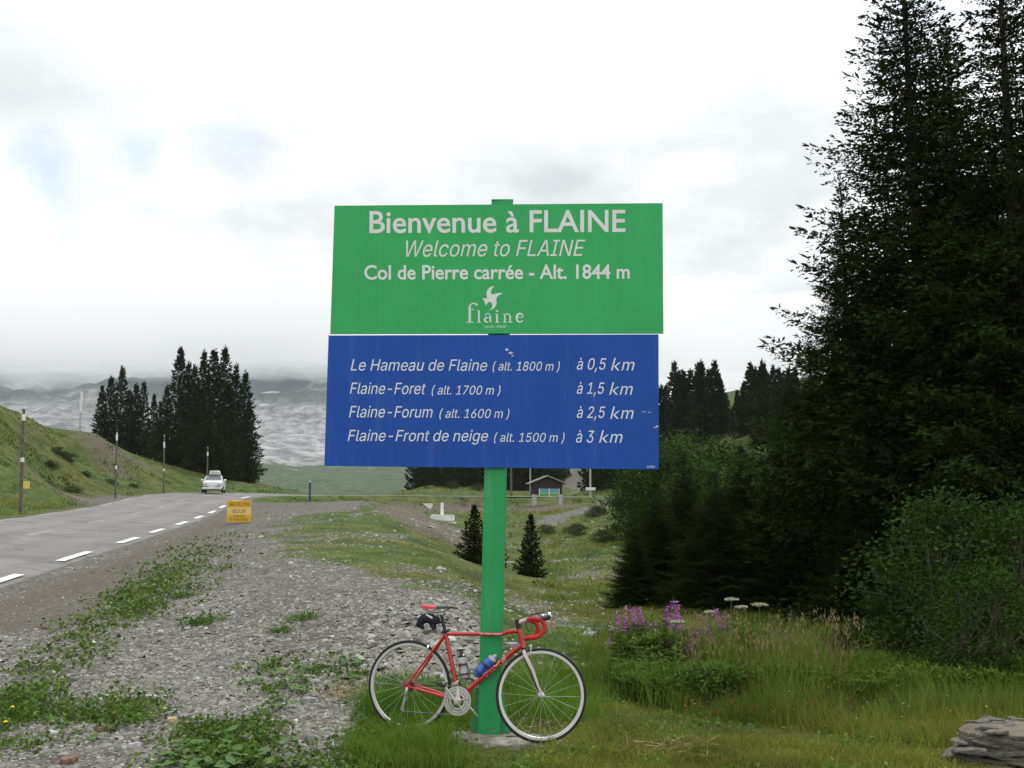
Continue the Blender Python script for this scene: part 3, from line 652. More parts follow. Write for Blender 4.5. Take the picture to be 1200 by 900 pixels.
for py_ in (262, 366, 418, 524):       # rails bolted behind the boards
    a = on_plane(402, py_, P0, n_s)-n_s*.034; b_ = on_plane(764, py_, P0, n_s)-n_s*.034; mb = MB(); mb.tube([loc(a), loc(b_)], .011, 4); mb.build('mounting_rail', alu, welcome)
# mortar footing
mb = MB(); V = []; fc = base+np.array([.13,-.02,0]); rn = np.random.RandomState(5)
rings = [(0, .02), (.5, .018), (.8, .012), (1.0, -.005), (1.12, -.06)]
for rr, h_ in rings:
    for j in range(26):
        q = 2*math.pi*j/26; g = (1+.10*math.sin(3*q)+.07*math.sin(5*q+1)); x = fc[0]+.46*rr*g*math.cos(q); y = fc[1]+.17*rr*g*math.sin(q)-.07
        V.append((x, y, ground_z(x, y)+h_+rn.uniform(-.008,.008)))
mb.add(V, [[r*26+j, r*26+(j+1)%26, (r+1)*26+(j+1)%26, (r+1)*26+j] for r in range(len(rings)-1) for j in range(26)])
tag(mb.build('concrete_footing', mat('rough_concrete', (.30,.285,.25), .95, var=.3, vscale=14, bump=1.0, bscale=45, dirt=((.10,.085,.05), 7, .5, .6)), None, True), 'rough pale concrete footing in the grass at the base of the green sign post', 'footing')

# ================================================================ BICYCLE
R0 = P(479.5, 857.5, 7.86); F0 = P(634.7, 871.5, 7.57)
fwd = (F0-R0)/np.linalg.norm(F0-R0); lean = R(3.0)
lat = np.cross([0,0,1.], fwd); lat /= np.linalg.norm(lat); up0 = np.cross(fwd, lat)
upv = up0*math.cos(lean) + lat*math.sin(lean); lat = np.cross(upv, fwd)
Mb = Matrix(((fwd[0],lat[0],upv[0],R0[0]),(fwd[1],lat[1],upv[1],R0[1]),(fwd[2],lat[2],upv[2],R0[2]),(0,0,0,1)))
bike = empty('road_bicycle', R0, 0, 'red racing bicycle leaning against the green sign post', 'bicycle'); bike.matrix_world = Mb
def L(px, py, y=0.0):
    """survey pixel (3.75x enlargement, origin 400,680) -> bicycle's own side plane at lateral offset y"""
    p = on_plane(px/3.75+400, py/3.75+680, R0 + lat*y, lat) - R0
    return np.array([np.dot(p, fwd), y, np.dot(p, upv)])
red = mat('red_frame_paint', (.52,.010,.014), .22, var=.04, spec=.6, coat=.6)
blk = mat('black_rubber', (.012,.012,.013), .75, var=.2, vscale=30)
blg = mat('black_gloss', (.015,.015,.017), .3, var=.1)
chro = mat('polished_alloy', (.62,.62,.63), .28, .85, var=.06)
wal = mat('pale_alloy', (.60,.60,.58), .38, .35, var=.06)
pinkw = mat('pale_fork_paint', (.62,.50,.53), .3, var=.06, coat=.5)
tapr = mat('red_bar_tape', (.50,.014,.016), .7, var=.12, vscale=60, bump=.3, bscale=120)
def at_(o, inv=None): return o
bb_ = L(519,527); sc_t = L(457,236); ht_t = L(781,214); ht_b = L(800,296); rhub = L(285,486); rhub[2] = .336; rear_c = np.array([L(296,480)[0], 0, .336])
rear_c[0] = L((105+490)/2, 480)[0]
mb = MB()
def bend(a, b, k=0.0): return [a, (a+b)/2+np.array([0,0,k]), b]
mb.tube([sc_t+[0,0,.01], bb_], [.0155,.0165], 14)                                                   # seat tube
mb.tube([L(462,236), L(600,236), L(700,238), L(735,226), L(780,222)], [.0145,.0145,.0145,.017,.019], 14)   # top tube
mb.tube([L(796,284), L(765,306), L(545,492), bb_+[.01,0,.01]], [.019,.020,.019,.018], 14)                   # down tube
mb.tube([ht_t, ht_b], [.0195,.0205], 16)
mb.lathe([(.0, -.036), (.021, -.036), (.021, .036), (.0, .036)], 20, bb_)
drop = np.array([rear_c[0]+.004, 0, .336])
for s_ in (-1, 1):
    mb.tube([sc_t+[-.004, s_*.012, -.012], (sc_t*.6+drop*.4)+[0, s_*.035, 0], drop+[0, s_*.062, .012]], [.0105,.010,.0075], 10)
    mb.tube([bb_+[-.02, s_*.022, -.004], (bb_*.55+drop*.45)+[0, s_*.042, 0], drop+[.012, s_*.062, .0]], [.0125,.0115,.008], 10)
    mb.box(drop+[.006, s_*.062, .002], (.045,.006,.04), bev=.002)
frame = mb.build('frame', [red], bike, True)
# maker's name along the down tube, on the side that shows
def tube_words(s, a, b, r, h, m, side=-1, bold=0.02, font=None):
    V, F = text_mesh(s, font, .15, bold); a = np.array(a); b = np.array(b); d = b-a; ln = np.linalg.norm(d); d /= ln
    u = np.cross([0,1.,0], d); u *= np.sign(u[2]) if abs(u[2]) > 1e-6 else 1
    def f(x, y, l):
        ang = (y-.5)*h/r; rr = r+l; return a + d*ln*x + u*rr*math.sin(ang) + np.array([0, side*rr*math.cos(ang), 0])
    return plate(V, F, f, .0006, .0004, 'lettering', m, frame)
dt0, dt1 = L(630,420), L(728,338)
tube_words('TIME', dt0, dt1, .0196, .030, mat('white_decal', (.75,.72,.70), .4, var=.03), bold=0)
tube_words('TIME', L(606,234), L(712,236), .0150, .012, mat('pink_decal', (.66,.45,.47), .4, var=.03), bold=.05)
tube_words('TIME', L(672,398), L(690,384), .0196, .004, MATS['white_decal'], bold=.0) if False else None
# wheels
def wheel(center, parent, nsp, name='wheel', rear=False):
    w_ = bpy.data.objects.new(name, None); COL.objects.link(w_); w_.parent = parent; w_.location = center; w_.empty_display_size = .1
    mb = MB(); a = [R(x) for x in range(0, 360, 30)]
    mb.lathe([(.3245+.0115*math.cos(q), .0115*math.sin(q)) for q in a], 72, closed=True); mb.build('tyre', blk, w_, True)
    mb = MB(); mb.lathe([(.3145,-.0095),(.3155,-.0055),(.3155,.0055),(.3145,.0095),(.2955,.0085),(.292,.004),(.292,-.004),(.2955,-.0085)], 72, closed=True); mb.build('rim', wal, w_, True)
    mb = MB(); mb.lathe([(0,-.052),(.006,-.052),(.006,-.042),(.019,-.040),(.021,-.034),(.012,-.028),(.011,.028),(.021,.034),(.019,.040),(.006,.042),(.006,.052),(0,.052)], 24); mb.build('hub', chro, w_, True)
    me = None
    for k in range(nsp):
        s_ = 1 if k % 2 else -1; q = 2*math.pi*k/nsp; dq = R(22)*(1 if (k//2) % 2 else -1)
        if me is None or k < 4:
            m1 = MB(); m1.tube([(.018*math.cos(dq), s_*.034, .018*math.sin(dq)), (.293, s_*.002, 0)], .0009, 4); me_k = m1.mesh('spoke', mat('steel_spoke', (.55,.55,.52), .4, .5)); 
            if k < 4: wheel_m.setdefault((nsp, k), me_k)
        o = new_obj('spoke', wheel_m[(nsp, k % 4)], w_); o.rotation_euler = (0, -q, 0)
    return w_
wheel_m = {}
rw = wheel(rear_c, bike, 24, rear=True)
# turn of the front end about the head tube
hd = (ht_t-ht_b)/np.linalg.norm(ht_t-ht_b); front = Matrix.Translation(Vector(ht_b)) @ Matrix.Rotation(R(22), 4, Vector(hd)) @ Matrix.Translation(-Vector(ht_b))
def fr(o):
    o.matrix_basis = front @ o.matrix_basis; return o
f_c = np.array([L(878,503)[0], 0, .338])
fw = wheel(f_c, bike, 20); fr(fw)
mb = MB(); crown = ht_b - hd*.012
mb.tube([ht_b-hd*.002, ht_b-hd*.03], .0185, 14, 0)
for s_ in (-1, 1):
    mb.tube([crown+[0, s_*.01, -.012], crown+[.004, s_*.036, -.035], (crown*.55+f_c*.45)+[.0, s_*.047, 0], (crown*.2+f_c*.8)+[-.004, s_*.049, 0], f_c+[0, s_*.050, .0]], [.013,.0155,.013,.009,.0085], 10, 1 if s_ < 0 else 0)
mb.build('fork', [blg, pinkw], bike, True); fr(bpy.context.scene.objects['fork'])
# seat post, clamp, saddle
sp_top = L(440,150)
mb = MB(); mb.tube([sc_t+[0,0,.005], sp_top], .0136, 14); mb.build('seat_post', blg, bike, True)
mb = MB(); mb.lathe([(0.0,-.012),(.0185,-.012),(.0185,.012),(0,.012)], 16, sc_t+[0,0,.014], 'z'); mb.box(sc_t+[-.02,0,.012], (.012,.02,.02), bev=.003); mb.build('seat_clamp', blg, bike, True)
sd0, sd1 = L(351,112), L(512,112); sl = sd1[0]-sd0[0]; zs = (sd0[2]+sd1[2])/2
mb = MB(); secs = []; nseg = 14; V = []
for i in range(nseg):
    t_ = i/(nseg-1); x = sd0[0]+sl*t_; hw = np.interp(t_, [0,.06,.2,.4,.6,.8,.95,1], [.030,.055,.070,.055,.032,.022,.019,.010]); zt_ = zs + np.interp(t_, [0,.15,.5,.85,1], [.006,.010,.002,.004,-.004]); dp = np.interp(t_, [0,.2,.5,1], [.022,.034,.026,.014])
    for a in np.linspace(-1, 1, 9):
        V.append((x, hw*math.sin(a*math.pi/2), zt_ - (1-math.cos(a*math.pi/2))*dp))
    for a in (.7, -.7): V.append((x, hw*a, zt_-dp*.9))
k = 11; F = [[i*k+j, (i+1)*k+j, (i+1)*k+(j+1)%k, i*k+(j+1)%k] for i in range(nseg-1) for j in range(k)] + [list(range(k)), list(range((nseg-1)*k, nseg*k))[::-1]]
mb.add(V, F); mb.M = [1 if (i < 6*k and (i % k) in (0,1,2,5,6,7,8,9,10)) else 0 for i in range((nseg-1)*k)] + [1, 0]
mb.build('saddle', [blg, mat('red_saddle_skin', (.50,.03,.05), .5, var=.06)], bike, True)
mb = MB()
for s_ in (-1, 1): mb.tube([sd0+[.03, s_*.03, -.018], sd0+[.07, s_*.022, -.045], sd0+[.16, s_*.022, -.045], sd1+[-.04, s_*.012, -.012]], .0035, 6)
mb.box(sp_top+[0,0,.006], (.05,.045,.022), bev=.005); mb.build('saddle_rails', chro, bike, True)
# crankset
cr = bb_.copy(); mb = MB()
def ring(mb, r0, r1, y0, y1, n=56): mb.lathe([(r0,y0),(r1,y0),(r1,y1),(r0,y1)], n, cr, closed=True)
ring(mb, .0905, .1055, -.0475, -.0435); ring(mb, .0715, .0860, -.049, -.045); ring(mb, .050, .065, -.0475, -.0435)
for k in range(5):
    q = R(18+72*k); u = np.array([math.cos(q), 0, math.sin(q)]); mb.tube([cr+u*.01+[0,-.053,0], cr+u*.060+[0,-.050,0], cr+u*.098+[0,-.046,0]], [.024,.013,.009], 6, flat=.3)
for k in range(48):
    q = 2*math.pi*k/48; u = np.array([math.cos(q), 0, math.sin(q)]); mb.box(cr+u*.1055+[0,-.0455,0], (.005,.002,.005), rot=Matrix.Rotation(-q, 3, 'Y'))
mb.lathe([(0,-.062),(.020,-.062),(.030,-.054),(.030,-.04),(0,-.04)], 20, cr)
chring = mb.build('chainring', wal, bike, True)
def crank(tip, y, yp):
    mb = MB(); c0 = cr+[0,y,0]; tip = np.array([tip[0], y+math.copysign(.008, y), tip[2]])
    mb.tube([c0, c0*.5+tip*.5, tip], [.017,.0115,.0125], 8, flat=.55); mb.lathe([(0,-.008),(.017,-.008),(.017,.008),(0,.008)], 16, c0); mb.lathe([(0,-.007),(.013,-.007),(.013,.007),(0,.007)], 16, tip)
    o = mb.build('crank_arm', wal, bike, True)
    pb = MB(); sy = math.copysign(1, y); pb.tube([tip, tip+[0, sy*.07, 0]], .006, 8); pb.box(tip+[0, sy*.045, -.004], (.078,.05,.014), bev=.005, rot=Matrix.Rotation(R(18), 3, 'Y')); pb.tube([tip+[.035, sy*.02, 0], tip+[.048, sy*.045, .01], tip+[.035, sy*.07, 0]], .005, 6)
    pb.build('pedal', blk, bike, True)
crank(L(449,452,-.07), -.072, 1); crank(L(606,606,.07), .072, -1)
# cassette, chain, derailleurs
mb = MB()
for i, r_ in enumerate((.048,.043,.039,.035,.031,.028,.026)): mb.lathe([(.012, -.018-.0045*i), (r_, -.018-.0045*i), (r_, -.0195-.0045*i), (.012, -.0195-.0045*i)], 28, rear_c, closed=True)
mb.build('cassette', mat('dark_steel', (.16,.16,.16), .4, .8), bike, True)
j1 = L(283,519,-.04); j2 = L(268,566,-.04); yc = -.0435
def chain_path():
    pts = []; cr_ = .104; ca = .031
    for q in np.linspace(100, -80, 22): pts.append(cr+np.array([cr_*math.cos(R(q)), yc, cr_*math.sin(R(q))]))
    pts.append(np.array([j2[0]+.002, yc, j2[2]-.016])); pts.append(np.array([j2[0]-.016, yc, j2[2]])); pts.append(np.array([j1[0]+.008, yc, j1[2]-.006])); pts.append(np.array([j1[0]+.014, yc, j1[2]+.008]))
    for q in np.linspace(200, 97, 8): pts.append(rear_c+np.array([ca*math.cos(R(q)), yc, ca*math.sin(R(q))]))
    pts.append(pts[0]); return np.array(pts)
mb = MB(); mb.tube(chain_path(), .0042, 5, caps=False, flat=1.0); mb.build('chain', mat('chain_steel', (.22,.21,.19), .4, .8), bike)
mb = MB(); hg = drop+[.004,-.062,-.025]
mb.tube([drop+[.004,-.055,0], hg, j1+[0,-.012,.012]], [.008,.013,.012], 8); mb.tube([j1+[0,-.008,0], j2+[0,-.008,0]], [.012,.007], 6, flat=.35)
for j in (j1, j2): mb.lathe([(.004,-.004),(.0155,-.004),(.0155,.004),(.004,.004)], 14, j, closed=True)
mb.build('rear_derailleur', chro, bike, True)
mb = MB(); fd = L(497,452,-.045); mb.box(fd+[.004,0,-.004], (.05,.014,.022), bev=.004, rot=Matrix.Rotation(R(-18), 3, 'Y')); mb.tube([fd+[.004,.01,.0], fd+[.02,.035,.012]], .008, 8); mb.build('front_derailleur', chro, bike, True)
# brakes
def brake(c, name, turn):
    mb = MB()
    mb.tube([c+[0,0,.02], c+[.01,0,.028]], .008, 8)
    for s_ in (-1, 1): mb.tube([c+[.008, s_*.006, .024], c+[.012, s_*.028, .012], c+[.01, s_*.027, -.022]], [.008,.0075,.006], 8); mb.box(c+[.01, s_*.017, -.024], (.05,.010,.012), bev=.003)
    mb.tube([c+[.012,-.026,.016], c+[.012,-.034,.030]], .0035, 6); o = mb.build('brake_caliper', chro, bike, True); 
    if turn: fr(o)
bc = L(824,304); brake(bc, 'f', True); bc2 = L(377,303); brake(bc2, 'r', False)
# stem and handlebar
C0 = L(812,176)*.5+L(828,172)*.5; C0[1] = 0; st0 = ht_t+hd*.045
mb = MB(); mb.tube([ht_t, ht_t+hd*.032], .0185, 14); mb.tube([ht_t+hd*.032, ht_t+hd*.064], .0175, 14); mb.lathe([(0,-.004),(.0185,-.004),(.0185,.004),(0,.004)], 16, ht_t+hd*.066, 'z'); mb.build('headset', blg, bike, True); fr(bpy.context.scene.objects['headset'])
mb = MB(); mb.tube([st0, st0*.5+C0*.5+[0,0,.002], C0], [.0165,.0150,.0165], 12); mb.lathe([(0,-.022),(.0200,-.022),(.0200,.022),(0,.022)], 18, C0); stem = mb.build('stem', pinkw, bike, True); fr(stem)
def dpt(x, z, y): return C0+np.array([x, y, z])
mb = MB(); mb.tube([dpt(0,0,-.06), dpt(0,0,.06)], .0150, 12); fr(mb.build('handlebar', blg, bike, True))
hb = bpy.context.scene.objects['handlebar']
for s_ in (-1, 1):
    y1 = s_*.205; mb = MB()
    pth = [dpt(0,0,s_*.055), dpt(0,0,s_*.12), dpt(.004,0,s_*.175), dpt(.024,0,s_*.198), dpt(.05,-.002,y1), dpt(.076,-.010,y1), dpt(.094,-.030,y1*1.01), dpt(.099,-.055,y1*1.02), dpt(.092,-.082,y1*1.03), dpt(.075,-.106,y1*1.035), dpt(.050,-.124,y1*1.04), dpt(.018,-.133,y1*1.05), dpt(-.022,-.137,y1*1.05)]
    mb.tube(catmull(pth, 4), .0165, 12); mb.tube([pth[-1]+[.001,0,0], pth[-1]+[-.008,0,0]], .0172, 12); fr(mb.build('bar_tape', tapr, bike, True))
    mb = MB(); mb.tube(catmull([dpt(.058,-.004,y1), dpt(.088,.004,y1), dpt(.118,.014,y1*.99), dpt(.130,.028,y1*.98)], 4), list(np.interp(np.linspace(0,1,13), [0,.5,.85,1], [.0165,.0165,.019,.014])), 10); fr(mb.build('brake_hood', blg, bike, True))
    mb = MB(); mb.tube(catmull([dpt(.126,.032,y1*.98), dpt(.142,.030,y1), dpt(.148,.005,y1), dpt(.140,-.03,y1), dpt(.134,-.062,y1), dpt(.142,-.088,y1)], 4), list(np.interp(np.linspace(0,1,21), [0,.15,.5,1], [.011,.017,.0085,.0055])), 8, flat=.6); mb.tube([dpt(.128,.030,y1*.98), dpt(.130,.044,y1*.96), dpt(.140,.046,y1*.96)], [.012,.014,.008], 8)
    fr(mb.build('brake_lever', chro, bike, True))
    mb = MB(); mb.tube(catmull([dpt(.128,.030,y1*.94), dpt(.10,.055,y1*.6), dpt(.02,.035,y1*.35), dpt(-.02,-.03,-.03), dpt(.01,-.09,-.02)], 6), .0024, 5); fr(mb.build('cable', blk, bike, True))
# bottle cages
def cage(a, b, r, side):
    d = (b-a); ln = np.linalg.norm(d); d /= ln; u = np.cross([0,1.,0], d); mb = MB()
    for s_ in (-1, 1):
        mb.tube([a-d*.004+np.array([0, s_*r*.5, 0])-u*r*.8*side, a-d*.004+np.array([0, s_*r, 0])+u*r*.4*side, a+d*ln*.3+np.array([0, s_*r, 0])+u*r*.6*side, a+d*ln*.62+np.array([0, s_*r, 0])+u*r*.1*side, a+d*ln*.6-u*r*.95*side, a-u*r*.95*side], .0028, 6)
    return mb.build('bottle_cage', blg, bike, True)
ba0, ba1 = L(541,430), L(527,322); bb0, bb1 = L(594,416), L(672,336)
cage(ba0, ba1, .038, -1); cage(bb0, bb1, .038, 1)
# things carried on the bicycle
Mw = np.array(Mb)
def wpt(p): return (Mw @ np.r_[p, 1])[:3]
def bottle(a, b, r, body_m, cap_m, band_m, label):
    aw, bw = wpt(a), wpt(b); ln = np.linalg.norm(bw-aw); o = empty('water_bottle', aw, 0, label, 'bottle', None)
    o.rotation_euler = Vector(bw-aw).to_track_quat('Z', 'Y').to_euler()
    mb = MB(); mb.lathe([(0,0),(r*.9,0),(r,.006),(r,ln*.33),(r*.93,ln*.37),(r*.93,ln*.43),(r,ln*.47),(r,ln*.80),(r*.86,ln*.86)], 24, axis='z'); mb.build('bottle_body', body_m, o, True)
    mb = MB(); mb.lathe([(r*.9,ln*.855),(r*.92,ln*.90),(r*.7,ln*.95),(.014,ln*.97),(.013,ln*1.07),(.010,ln*1.10),(0,ln*1.10)], 24, axis='z'); mb.build('cap', cap_m, o, True)
    mb = MB(); mb.lathe([(r*1.012,ln*.50),(r*1.012,ln*.60)], 24, axis='z'); mb.lathe([(r*1.012,ln*.12),(r*1.012,ln*.2)], 24, axis='z'); mb.build('printed_band', band_m, o, True)
bottle(ba0, ba1, .0355, mat('clear_grey_plastic', (.42,.44,.45), .2, var=.1, spec=.6), blg, mat('dark_print', (.10,.05,.05), .5), 'clear grey water bottle with black cap in the cage on the seat tube')
bottle(bb0, bb1, .0355, mat('blue_plastic', (.06,.15,.62), .25, var=.08, spec=.6), mat('milky_plastic', (.55,.56,.62), .4), mat('navy_print', (.02,.03,.16), .5), 'blue water bottle with milky cap in the cage on the down tube')
# bag under the saddle
bo = wpt(L(400,175)); bag = empty('saddle_bag', bo, 0, 'small black saddle bag with a white strip strapped under the saddle', 'bag'); bag.matrix_world = Matrix.Translation(Vector(bo)) @ Mb.to_3x3().to_4x4()
def Lb(px, py, y=0): return L(px, py, y) - L(400,175)
navy = mat('navy_bag_cloth', (.014,.015,.028), .8, var=.3, vscale=40, bump=.3, bscale=60)
mb = MB(); mb.tube(catmull([Lb(336,205), Lb(350,180), Lb(372,166), Lb(400,172), Lb(428,180)], 4), list(np.interp(np.linspace(0,1,17), [0,.3,.7,1], [.018,.034,.040,.024])), 12); 
mb.tube(catmull([Lb(392,172), Lb(402,195), Lb(410,216)], 4), list(np.interp(np.linspace(0,1,9), [0,.6,1], [.024,.026,.014])), 10)
mb.tube(catmull([Lb(350,180), Lb(352,200), Lb(360,214)], 4), list(np.interp(np.linspace(0,1,9), [0,.6,1], [.020,.020,.012])), 10); mb.build('bag_body', navy, bag, True)
mb = MB(); mb.box(Lb(386,158,-.035), (.062,.014,.015), bev=.004, rot=Matrix.Rotation(R(26), 3, 'Y')); mb.build('reflective_strip', mat('white_strip', (.75,.75,.75), .4), bag)
mb = MB(); mb.tube([Lb(405,175,-.02), Lb(425,160,-.015), Lb(445,165,0)], .006, 6, flat=.4); mb.tube([Lb(425,185,0), Lb(445,182,0)], .012, 8); mb.box(Lb(329,170,0), (.016,.03,.014), bev=.004); mb.build('strap', blg, bag, True)
# ================================================================ TREES
needle = mat('spruce_needles', (.019,.033,.009), 1.0, var=.35, vscale=1.3, tint=True, spec=0.0)
bark = mat('spruce_bark', (.05,.04,.032), .95, var=.35, vscale=6, bump=.8, bscale=25)
leafm = mat('broad_leaves', (.034,.072,.012), .7, var=.3, vscale=2.0, tint=True, spec=.12, trans=.25)
def kites(p, d, ln, wd, rng, tintv, thick=0.0):
    """flat pointed sprigs: p root (n,3), d direction (n,3) unit"""
    n = len(p); r = rng.normal(size=(n,3)); a = np.cross(d, r); a /= np.linalg.norm(a, axis=1)[:,None]+1e-9
    m = p + d*(ln*.5)[:,None]; V = np.stack([p, m+a*(wd/2)[:,None], p+d*ln[:,None], m-a*(wd/2)[:,None]], 1).reshape(-1,3)
    i = np.arange(n)*4; return V, np.stack([i,i+1,i+2,i+3], 1), np.repeat(tintv, 4, 0)
def spruce_meshes(H, Rm, seed, whorl=.30, nb=6, twig_step=.14, fing_step=.075, flen=.13, fwid=.032, gap=.12, low=.03, lean_top=0.0, full=1.0):
    rng = np.random.RandomState(seed); zs = []; z = low*H
    while z < H*.985: zs.append(z); z += whorl*rng.uniform(.7,1.3)*(1-.55*z/H)
    BZ = []; BA = []; BL = []
    for z in zs:
        tt = z/H; prof = (1-tt)**1.02*(.72+.28*min(1, tt/.12)) if tt > 0 else .7
        m = max(3, int(round(nb*(1-.12*tt)))); a0 = rng.uniform(0, 6.28)
        for k in range(m):
            if rng.rand() < gap: continue
            BZ.append(z+rng.uniform(-.5,.5)*whorl); BA.append(a0+k*6.283/m+rng.uniform(-.35,.35)); BL.append(Rm*prof*rng.uniform(.55,1.25)*(1.15 if rng.rand() < .06 else 1)+.035*Rm*.5)
    BZ = np.array(BZ); BA = np.array(BA); BL = np.array(BL); nbk = len(BZ); tb = BZ/H
    sl = -.42+1.05*tb+rng.uniform(-.12,.12,nbk); cu = .22-.10*tb
    def bpos(i, s):
        r = BL[i]*s; return np.stack([np.cos(BA[i])*r, np.sin(BA[i])*r, BZ[i]+BL[i]*(sl[i]*s*.55+cu[i]*s*s)], -1)
    # twigs
    bi = []; bs = []
    for i in range(nbk):
        ns = max(2, int(BL[i]/twig_step)); s = np.linspace(.12, 1, ns)+rng.uniform(-.3,.3,ns)/ns; bi += [i]*ns; bs += list(np.clip(s, .05, 1))
    bi = np.array(bi); bs = np.array(bs); bi = np.tile(bi, 2); sd = np.r_[np.ones(len(bs)), -np.ones(len(bs))]; bs = np.tile(bs, 2)
    tl = np.clip(.42*BL[bi]*(1.08-bs)*rng.uniform(.6,1.3,len(bi)), .10*(1-.75*tb[bi]), .75)*full
    az = BA[bi]+sd*rng.uniform(.6,1.15,len(bi)); dz = -.30+.55*tb[bi]*.6+rng.uniform(-.35,.2,len(bi))
    td = np.stack([np.cos(az), np.sin(az), dz], -1); td /= np.linalg.norm(td, axis=1)[:,None]; tp = bpos(bi, bs)
    # fingers on twigs
    nf = np.maximum(2, (tl/fing_step).astype(int)); idx = np.repeat(np.arange(len(tl)), nf); q = np.concatenate([np.linspace(.05, 1, k) for k in nf])
    fp = tp[idx]+td[idx]*(tl[idx]*q)[:,None]+np.c_[np.zeros((len(idx),2)), -.18*(tl[idx]*q**2)]
    fd = td[idx]*.9+rng.normal(size=(len(idx),3))*.55+np.array([0,0,-.12]); tip = q > .93; fd[tip] = td[idx][tip]+rng.normal(size=(tip.sum(),3))*.2+np.array([0,0,.25]); fd /= np.linalg.norm(fd, axis=1)[:,None]
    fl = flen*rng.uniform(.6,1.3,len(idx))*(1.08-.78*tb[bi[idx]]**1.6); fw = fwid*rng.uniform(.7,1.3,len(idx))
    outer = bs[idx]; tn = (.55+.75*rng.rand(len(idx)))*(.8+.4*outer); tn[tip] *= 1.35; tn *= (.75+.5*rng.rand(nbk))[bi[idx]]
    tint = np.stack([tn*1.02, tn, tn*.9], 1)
    V1, F1, T1 = kites(fp, fd, fl, fw, rng, tint)
    # leading shoots along branch ends
    ei = np.repeat(np.arange(nbk), 4); es = np.tile([.8,.9,1.0,1.0], nbk); ep = bpos(ei, es); ed = np.stack([np.cos(BA[ei]), np.sin(BA[ei]), sl[ei]*.5+.45], -1)+rng.normal(size=(len(ei),3))*.22; ed /= np.linalg.norm(ed, axis=1)[:,None]
    V2, F2, T2 = kites(ep, ed, flen*1.7*rng.uniform(.6,1.3,len(ei))*(1-.55*tb[ei]**2), np.full(len(ei), fwid*1.3), rng, np.ones((len(ei),3)))
    # leader
    tz = H*np.linspace(.93,1.0,26); la = rng.uniform(0,6.28,26); lp = np.c_[np.zeros((26,2)), tz]; ld = np.stack([np.cos(la)*.7, np.sin(la)*.7, np.full(26,.7)], -1); ld[-1] = (0,0,1)
    V3, F3, T3 = kites(lp, ld, flen*1.3*np.ones(26), np.full(26, fwid), rng, np.ones((26,3)))
    V = np.concatenate([V1,V2,V3]); F = np.concatenate([F1, F2+len(V1), F3+len(V1)+len(V2)]); T = np.concatenate([T1,T2,T3])
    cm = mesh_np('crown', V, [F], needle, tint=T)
    mb = MB(); zz = np.linspace(-.3, H*.97, 12); tr = np.maximum(.010*H*1.15*(1-zz/H)**.85, .01); mb.tube(np.c_[.012*H*np.sin(zz/H*3)*.3, np.zeros(12), zz], tr, 9)
    if fing_step < .2:
        for i in range(0, nbk, 1):
            s = np.array([0,.25,.5,.72]); mb.tube(bpos(np.full(4,i), s), [.012+.008*BL[i],.011,.007,.004], 4, caps=False)
    tm = mb.mesh('trunk', bark); return tm, cm
def tree(meshes, pos, h_scale, rz, label, group=None, name='spruce_tree', cat='spruce', w_scale=None):
    o = empty(name, pos, rz, label, cat, group); w_ = w_scale or h_scale; o.scale = (w_, w_, h_scale)
    new_obj('trunk', meshes[0], o); new_obj('crown', meshes[1], o); return o
NK = dict(whorl=.25, nb=9, twig_step=.088, fing_step=.038, flen=.115, fwid=.036, full=1.15)
near_v = [spruce_meshes(12.5, 2.9, 3, gap=.08, **NK), spruce_meshes(12.5, 2.6, 8, gap=.12, **NK)]
near_v.append(near_v[0])
print('near quads', [len(v[1].polygons) for v in near_v])
mid_v = [spruce_meshes(10, 1.9, 21, whorl=.28, nb=8, twig_step=.2, fing_step=.13, flen=.30, fwid=.10, gap=.08), spruce_meshes(10, 1.55, 22, whorl=.28, nb=8, twig_step=.2, fing_step=.13, flen=.30, fwid=.10, gap=.12), spruce_meshes(10, 2.1, 23, whorl=.28, nb=8, twig_step=.2, fing_step=.13, flen=.30, fwid=.10, gap=.08)]
far_v = [spruce_meshes(10, r_, s_, whorl=.42, nb=8, twig_step=.38, fing_step=.26, flen=.50, fwid=.20, gap=.10) for r_, s_ in ((1.9,31),(1.5,32),(2.3,33))]
small_v = [spruce_meshes(2.6, .85, 41, whorl=.12, nb=8, twig_step=.08, fing_step=.05, flen=.13, fwid=.045, gap=.05, low=.05)]
rg = np.random.RandomState(11)
def base_at(px, Y):
    x = (px-600)/F_PX*Y*math.cos(TH); return np.array([x, Y, float(ground_z(x, Y))])
def top_h(px, py, Y):
    """height above the ground of a tree at depth Y whose tip shows at px,py"""
    b = base_at(px, Y); return P(px, py, Y)[2]-b[2]
def put(meshes, H0, px, tip, Y, rz, label, group=None, wf=1.0, **k):
    d = ray(px, tip); x = d[0]*Y; b = np.array([x, Y, float(ground_z(x, Y))]); h = P(px, tip, Y)[2]-b[2]; s = h/H0; b[2] -= .05
    return tree(meshes, b, s, rz, label, group, w_scale=s*wf, **k)
